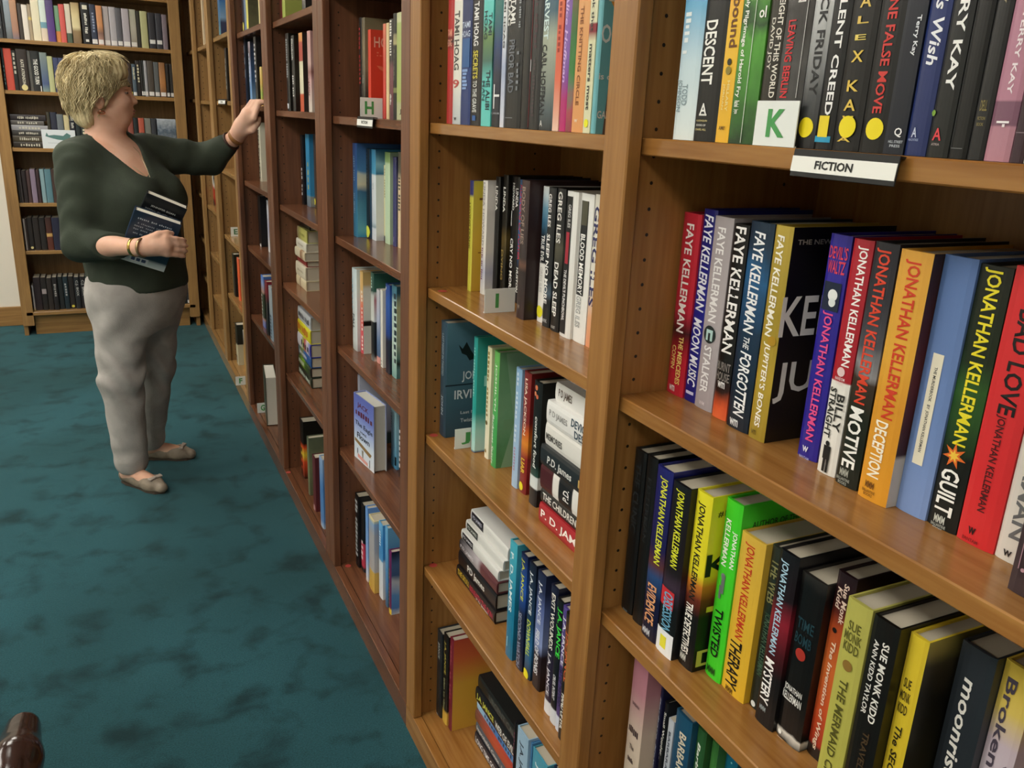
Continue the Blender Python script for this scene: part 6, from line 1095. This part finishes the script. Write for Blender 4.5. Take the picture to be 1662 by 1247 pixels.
# red dot stickers on shelf ends
def red_dot(px, z, label):
    p = ray_on(*px, 2, z); bm = bmesh.new(); bmesh.ops.create_circle(bm, cap_ends=True, segments=20, radius=.0095)
    me = bpy.data.meshes.new('dot'); bm.to_mesh(me); bm.free(); o = link_obj('sticker_dot', me, flat('b8443c', 0.6)); o.location = (p[0], p[1], z+.0006)
    tag(o, label, 'sticker', 'red dot stickers')
red_dot((704, 707), Z3, 'red dot sticker on the letter J shelf beside the slate-blue book')
red_dot((703, 918), Z4, 'red dot sticker on the shelf below the letter J card')
red_dot((565, 919), Z5, 'red dot sticker on the bottom shelf of the letter H bay')
red_dot((718, 473), Z2, 'faint red dot sticker on the letter I shelf')
red_dot((468, 767), Z5, 'red dot sticker on the bottom shelf beside the H bay')
# white page block beside the G card
face_book((429.7, 667), (433.7, 692), Z5, .235, .05, dict(spine='3c4434', front='3c4434', pages='e8e4d8'), 'upright book with its white page edges to the camera, beside the G card')

# ================================================================== books of the back bookcase
YB = BY+0.045
def back_row(z, where, spec, seed, px_y):
    rnd = random.Random(seed); i = 0; x_lim = -1.036
    for (p0, p1, hh, col, tx) in spec:
        x0 = ray_on(p0, px_y, 1, YB)[0] if p0 is not None else x_lim+0.002; x0 = max(x0, x_lim+0.0008)
        x1 = ray_on(p1, px_y, 1, YB)[0] if p0 is not None else x0+p1
        x1 = max(x1, x0+0.010)
        if x1 > -0.060: break
        t = x1-x0
        o = make_book(((x0+x1)/2, YB+rnd.uniform(-.008, .012), z+.0003), t, hh, .15, col, None, tx, True, rot=(0, 0, math.pi/2), rough=.5)
        tag(o, f'{cname(col)} book, {ORD[i]} from left on {where}', 'book', 'books on '+where)
        x_lim = x1; i += 1
def cname(c):
    c = c.split('|')[0].strip(); h = c.split(',')[-1].split()[-1]; r_, g_, b_ = [int(h[k:k+2], 16) for k in (0, 2, 4)]
    mx, mn = max(r_, g_, b_), min(r_, g_, b_); v = mx/255
    tone = 'dark ' if v < .36 else 'pale ' if v > .78 else ''
    if mx-mn < 22: return ('black' if v < .18 else 'white' if v > .82 else tone.strip()+(' ' if tone else '')+'grey').strip()
    if mx == r_: return tone+('red' if g_ < .55*r_ and b_ < .6*r_ else 'purple' if b_ > g_*1.08 else 'brown' if v < .6 else 'tan' if b_ > .5*r_ else 'orange')
    if mx == g_: return tone+('green' if b_ < .95*g_ else 'teal')
    return tone+('purple' if r_ > g_*1.1 else 'blue')
def fill(n, seed, pal, lo=.016, hi=.034, hlo=.19, hhi=.24):
    rnd = random.Random(seed); out = []
    for k in range(n):
        c = rnd.choice(pal); tx = []
        q = rnd.random()
        if q < .55: tx = [('d', rnd.choice(['THE LAST', 'A NOVEL', 'NIGHTFALL', 'SILENCE', 'HARBOUR', 'WINTER', 'THE ROAD', 'STORIES']), .1, rnd.uniform(.4, .7), 0, .5, rnd.choice(['c8c8c0', 'a8a498', 'd8d0b0', '9c8c6c']))]
        if rnd.random() < .5: tx.append(('box', .88, .98, -.42, .42, rnd.choice(['d8d8d4', 'd8d8d4', 'e0cc60'])))
        out.append((None, rnd.uniform(lo, hi), rnd.uniform(hlo, hhi), c, tx))
    return out
LBL = ('box', .86, .97, -.42, .42, 'dcdad6'); k_ = 1/4.797
def S(*rows): return [(a*k_, b*k_, h, c, t) for a, b, h, c, t in rows]
DARK = ['2a2422', '1c1b1c', '33261f', '23242c', '3a2a26', '2c2c30', '1f2a2c', '42302a']
rowA = S((0, 34, .235, '3c4044', [('d', 'PAPERS', .1, .8, 0, .4, 'a8a8a4')]), (36, 58, .22, '1c1c1e', []), (60, 108, .25, '0 5c6064, .3 7c868c, 1 8c98a4', []), (108, 160, .245, '0 6c6470, .2 a07864, 1 b08868', []), (166, 196, .2, '3c342e', []), (198, 240, .195, 'd8d0c4', []), (242, 268, .2, '0 a8987c, .55 a09078, .6 d8c06c, .68 a09078, 1 9c8c74', []), (270, 330, .235, 'd8d0b4', []), (334, 382, .24, '0 d8c8b4, .3 d4c4b0, .31 6c98a8, .44 6c98a8, .45 c8d4cc, 1 c4d4cc', []), (384, 442, .25, '0 5c3c84, .4 54387c, 1 4c4468', []), (444, 482, .205, '0 d88c4c, .3 d88c4c, .31 6c9c78, 1 7ca484', []), (484, 526, .215, '0 cc5c54, 1 c85450', []), (528, 570, .22, '0 4c5c4c, .25 4c5c4c, .26 d0c8b8, 1 d4ccb8', []), (578, 640, .23, '0 7c6448, .3 8c7450, .4 d8cca0, .7 d0c090, 1 a08860', []), (654, 716, .235, '17181b', [('d', 'DARKEST BONE', .25, .75, 0, .4, 'dcdad0'), ('box', .06, .16, -.3, .3, 'd8d4c0'), ('box', .88, .94, -.2, .2, 'e0e0dc')]), (720, 766, .23, '2c3448', [('d', 'HISTORY', .2, .7, 0, .4, '8c98b0'), LBL]), (770, 814, .225, '0 c8a090, .3 7c5c50, .5 c88c5c, 1 cc8c60', [LBL]), (816, 864, .225, 'b0a8a8', [LBL]), (868, 918, .225, 'aca8ac', [LBL]), (920, 960, .22, '54545a', [LBL]), (964, 1018, .22, 'aca6ac', [LBL]), (1022, 1072, .22, '0 8c8478, .5 b4b0a0, 1 acac98', [LBL]), (1074, 1104, .215, '2c2a24', []), (1106, 1158, .215, 'b0b080', []), (1166, 1216, .21, '2c2c32', [('box', .75, .86, -.42, .42, 'd8d8d4')]), (1222, 1268, .21, '33343c', [('box', .75, .86, -.42, .42, 'd8d8d4')]), (1272, 1308, .205, '7c7078', []))
back_row(BZ[5], 'the back bookcase top row', rowA, 1, 72)
rowB = S((8, 58, .235, '0 141c1e, 1 2c3c3c', [('d', 'NIGHT', .4, .9, 0, .4, '7cb0b8')]), (62, 122, .235, 'c8503f', []), (124, 158, .225, '1f1e1c', [('d', 'KINGS', .05, .6, 0, .5, 'b8b4a4')]), (160, 240, .235, '2c2420', [('d', 'KATE ATKINSON', .25, .85, 0, .3, 'd0ccbc'), ('dot', .92, 0, .3, 'd8cc90')]), (242, 268, .23, '5c5c58', []), (270, 334, .23, '1c2020', [('d', 'THE GOOD TURN', .2, .82, 0, .5, 'e4e4dc'), ('box', .86, 1, .3, .42, 'e0e0dc')]), (338, 392, .225, '0 7c948c, .2 4c5c84, .5 5c6c80, 1 7c8884', []), (394, 434, .205, 'b4b888', []), (438, 478, .2, '3c4468', []), (480, 520, .2, '3c4668', []), (524, 575, .22, 'b0986c', []))
rowB += fill(15, 4, DARK+['6c5c44', '4c5c68'], .018, .03) + S((1000, 1046, .215, '23221f', [LBL]), (1050, 1100, .215, '1f2220', [LBL]), (1104, 1156, .215, 'a0a0a4', [LBL]), (1160, 1204, .215, '4c443c', [LBL]), (1208, 1246, .21, '5c6060', [LBL]), (1250, 1296, .21, '0 6c4c34, .4 b07844, 1 8c6440', [LBL]), (1300, 1324, .205, '2c2824', [LBL]), (1328, 1356, .205, '34302c', [LBL]))
back_row(BZ[4], 'the back bookcase second row', rowB, 2, 150)
def back_pile():
    zz = BZ[3]+.0003; cols = [('2c2620', 'dark brown'), ('4c4436', 'olive'), ('3c3a38', 'dark grey'), ('9c9ca0', 'silver'), ('5c5854', 'grey'), ('2a2428', 'black')]
    ths = [.034, .036, .03, .032, .026, .034]
    for i, ((c, nm), t) in enumerate(zip(cols, ths)):
        ln = [.185, .18, .178, .195, .178, .19][i]; tx = [('d', ['CAROLINA', 'CHARLESTON', 'LOW COUNTRY', 'ISLANDS', 'THE SOUTH', 'KEYS PORTRAIT'][i], .2, .8, 0, .5, 'c8c4b4')]
        # spine to the room (-Y), lying flat, head to the left
        o = make_book((-1.03+ln, YB+.002*(i % 3), zz+t/2), t, ln, .15, c, None, tx, True, rot=(-math.pi/2, 0, math.pi/2), rough=.5)
        tag(o, f'{nm} book, {"bottom" if i == 0 else "top" if i == 5 else ORD[i]+" from the bottom"} of the back bookcase pile', 'book', 'flat pile in the back bookcase'); zz += t+.0004
back_pile()
rowC = S((388, 412, .215, '3c3a30', []), (414, 462, .215, '2c3040', []), (464, 512, .205, '6c7478', []), (516, 556, .2, 'd0c498', []))+fill(9, 8, DARK, .02, .034)+S((1010, 1050, .2, '8c4c40', []), (1054, 1088, .2, '1c2426', []), (1092, 1134, .2, 'b45844', []), (1138, 1186, .2, '7c7c74', []), (1190, 1228, .2, '33363c', []), (1236, 1380, .2, '0 c8ccc8, .4 7c848c, .6 4c5c6c, 1 b4bcc4 | 40 .6', []))
back_row(BZ[3], 'the back bookcase third row', rowC, 3, 235)
q_ = 1/4.157
rowD = [((a)*q_, b*q_, h, c, t) for a, b, h, c, t in ((90, 132, .2, '2c2a2a', []), (136, 164, .2, '3a3434', []), (168, 196, .195, '2a2224', []), (200, 222, .195, '4c3838', []), (226, 260, .205, '8c7c90', []), (264, 286, .2, '3c2c30', []), (290, 318, .205, '8cacb4', []), (322, 364, .205, '5c8490', []))]+fill(24, 11, DARK+['5c4c50'], .018, .034, .19, .22)
back_row(BZ[2], 'the back bookcase fourth row', rowD, 4, 330)
rowE = [((a)*q_, b*q_, h, c, t) for a, b, h, c, t in ((132, 154, .2, 'a8a09c', []), (158, 192, .2, '2c2422', []), (196, 236, .205, '24201f', [('dot', .92, 0, .3, 'd8cc90')]), (240, 280, .205, '2a2422', []), (284, 322, .205, '221e1e', []), (326, 366, .205, '0 5c3024, .4 5c3024, .42 c8a060, .5 c8a060, .52 4c2820, 1 3c2420', []), (370, 420, .205, '23263c', []))]+fill(24, 14, DARK, .018, .034, .19, .22)
back_row(BZ[1], 'the back bookcase fifth row', rowE, 5, 405)
rowF = [((a)*q_, b*q_, h, c, t) for a, b, h, c, t in ((205, 240, .165, '0 c8b86c, .1 b8b4b4, 1 b4b0b4', []), (244, 290, .215, '2c2226', []), (294, 330, .215, '24201f', [('box', .35, .5, -.4, .4, 'a89c9c')]), (334, 368, .21, '2a2422', []), (372, 404, .215, '1f1d1f', [('d', 'MARTIN', .2, .6, 0, .5, 'a8a4a0')]), (408, 440, .215, '1f2426', []), (444, 476, .215, '1c2c34', [('d', 'SMITH', .2, .6, 0, .5, 'a8a8a8')]), (480, 514, .215, '24201f', [('dot', .92, 0, .3, 'd8cc50')]), (518, 552, .21, '22252a', [('d', 'C.J. BOX', .1, .6, 0, .6, 'b0b0ac')]), (556, 592, .21, '201e22', [('d', 'C.J. BOX', .1, .6, 0, .6, 'b0b0ac')]))]+fill(20, 17, DARK, .02, .036, .19, .22)
back_row(BZ[0], 'the back bookcase bottom row', rowF, 6, 500)
# picture card standing on the third row
a = ray_on(70, 240, 1, BY+.03)
e = empty('picture_card', (a[0], BY+.028, BZ[3]+.0003)); tag(e, 'white card with a green landscape picture on the back bookcase', 'card')
link_obj('card_face', box_mesh(0, .185, 0, .0015, 0, .112), flat('dfe6ea', .5), e)
link_obj('picture', mesh_from([(.02+p[0]*.14, -.0005, .05+p[1]*.045) for p in ((0, .5), (.06, 1), (.12, .6), (.35, .7), (.7, .6), (.85, 1), (1, .7), (.95, .3), (.7, .0), (.45, .1), (.2, .3))], [tuple(range(11))], 'picture'), flat('5c8480', .6), e)
link_obj('caption', box_mesh(.03, .15, -.0005, -.0001, .032, .034), flat('a8b4b8', .6), e)
link_obj('card_foot', box_mesh(.002, .183, .0016, .012, 0, .001), flat('dfe6ea', .5), e)
# ================================================================== chair whose arm reaches into the frame
def chair():
    W_ = wood('mahogany', '3a241e', '22140f', 'y', 0.16)
    e = empty('armchair', (-1.02, .95, 0)); tag(e, 'dark mahogany wooden armchair with rounded arm at lower left', 'chair')
    def tube(name, pts, rads, flat_=1.0):
        F = Field(np.min(pts, 0)-.06, np.max(pts, 0)+.06, .006)
        for i in range(len(pts)-1): F.cone(pts[i], pts[i+1], rads[i], rads[i+1], .012)
        link_obj(name, F.mesh(name, (-1.02, .95, 0), 1), W_, e)
    X = -.742
    for sx in (0, -.52):
        tube('arm', [(X+sx, 1.175, .625), (X+sx-.002, 1.10, .632), (X+sx-.006, .95, .61), (X+sx-.01, .72, .62)], [.023, .031, .031, .024])
        tube('front_leg', [(X+sx-.004, 1.09, .60), (X+sx-.01, 1.08, .42), (X+sx-.01, 1.09, .02)], [.018, .02, .017])
        tube('back_leg', [(X+sx-.01, .70, .95), (X+sx-.01, .72, .44), (X+sx-.01, .64, .02)], [.018, .021, .018])
    link_obj('seat', box_mesh(-1.26+1.02, -.755+1.02, .70-.95, 1.11-.95, .42, .46, .012, seg=2), flat('4a2622', .6), e)
    link_obj('backrest', box_mesh(-1.262+1.02, -.757+1.02, .69-.95, .712-.95, .66, .93, .008, seg=2), W_, e)
chair()
for row in ROWS: row.build()
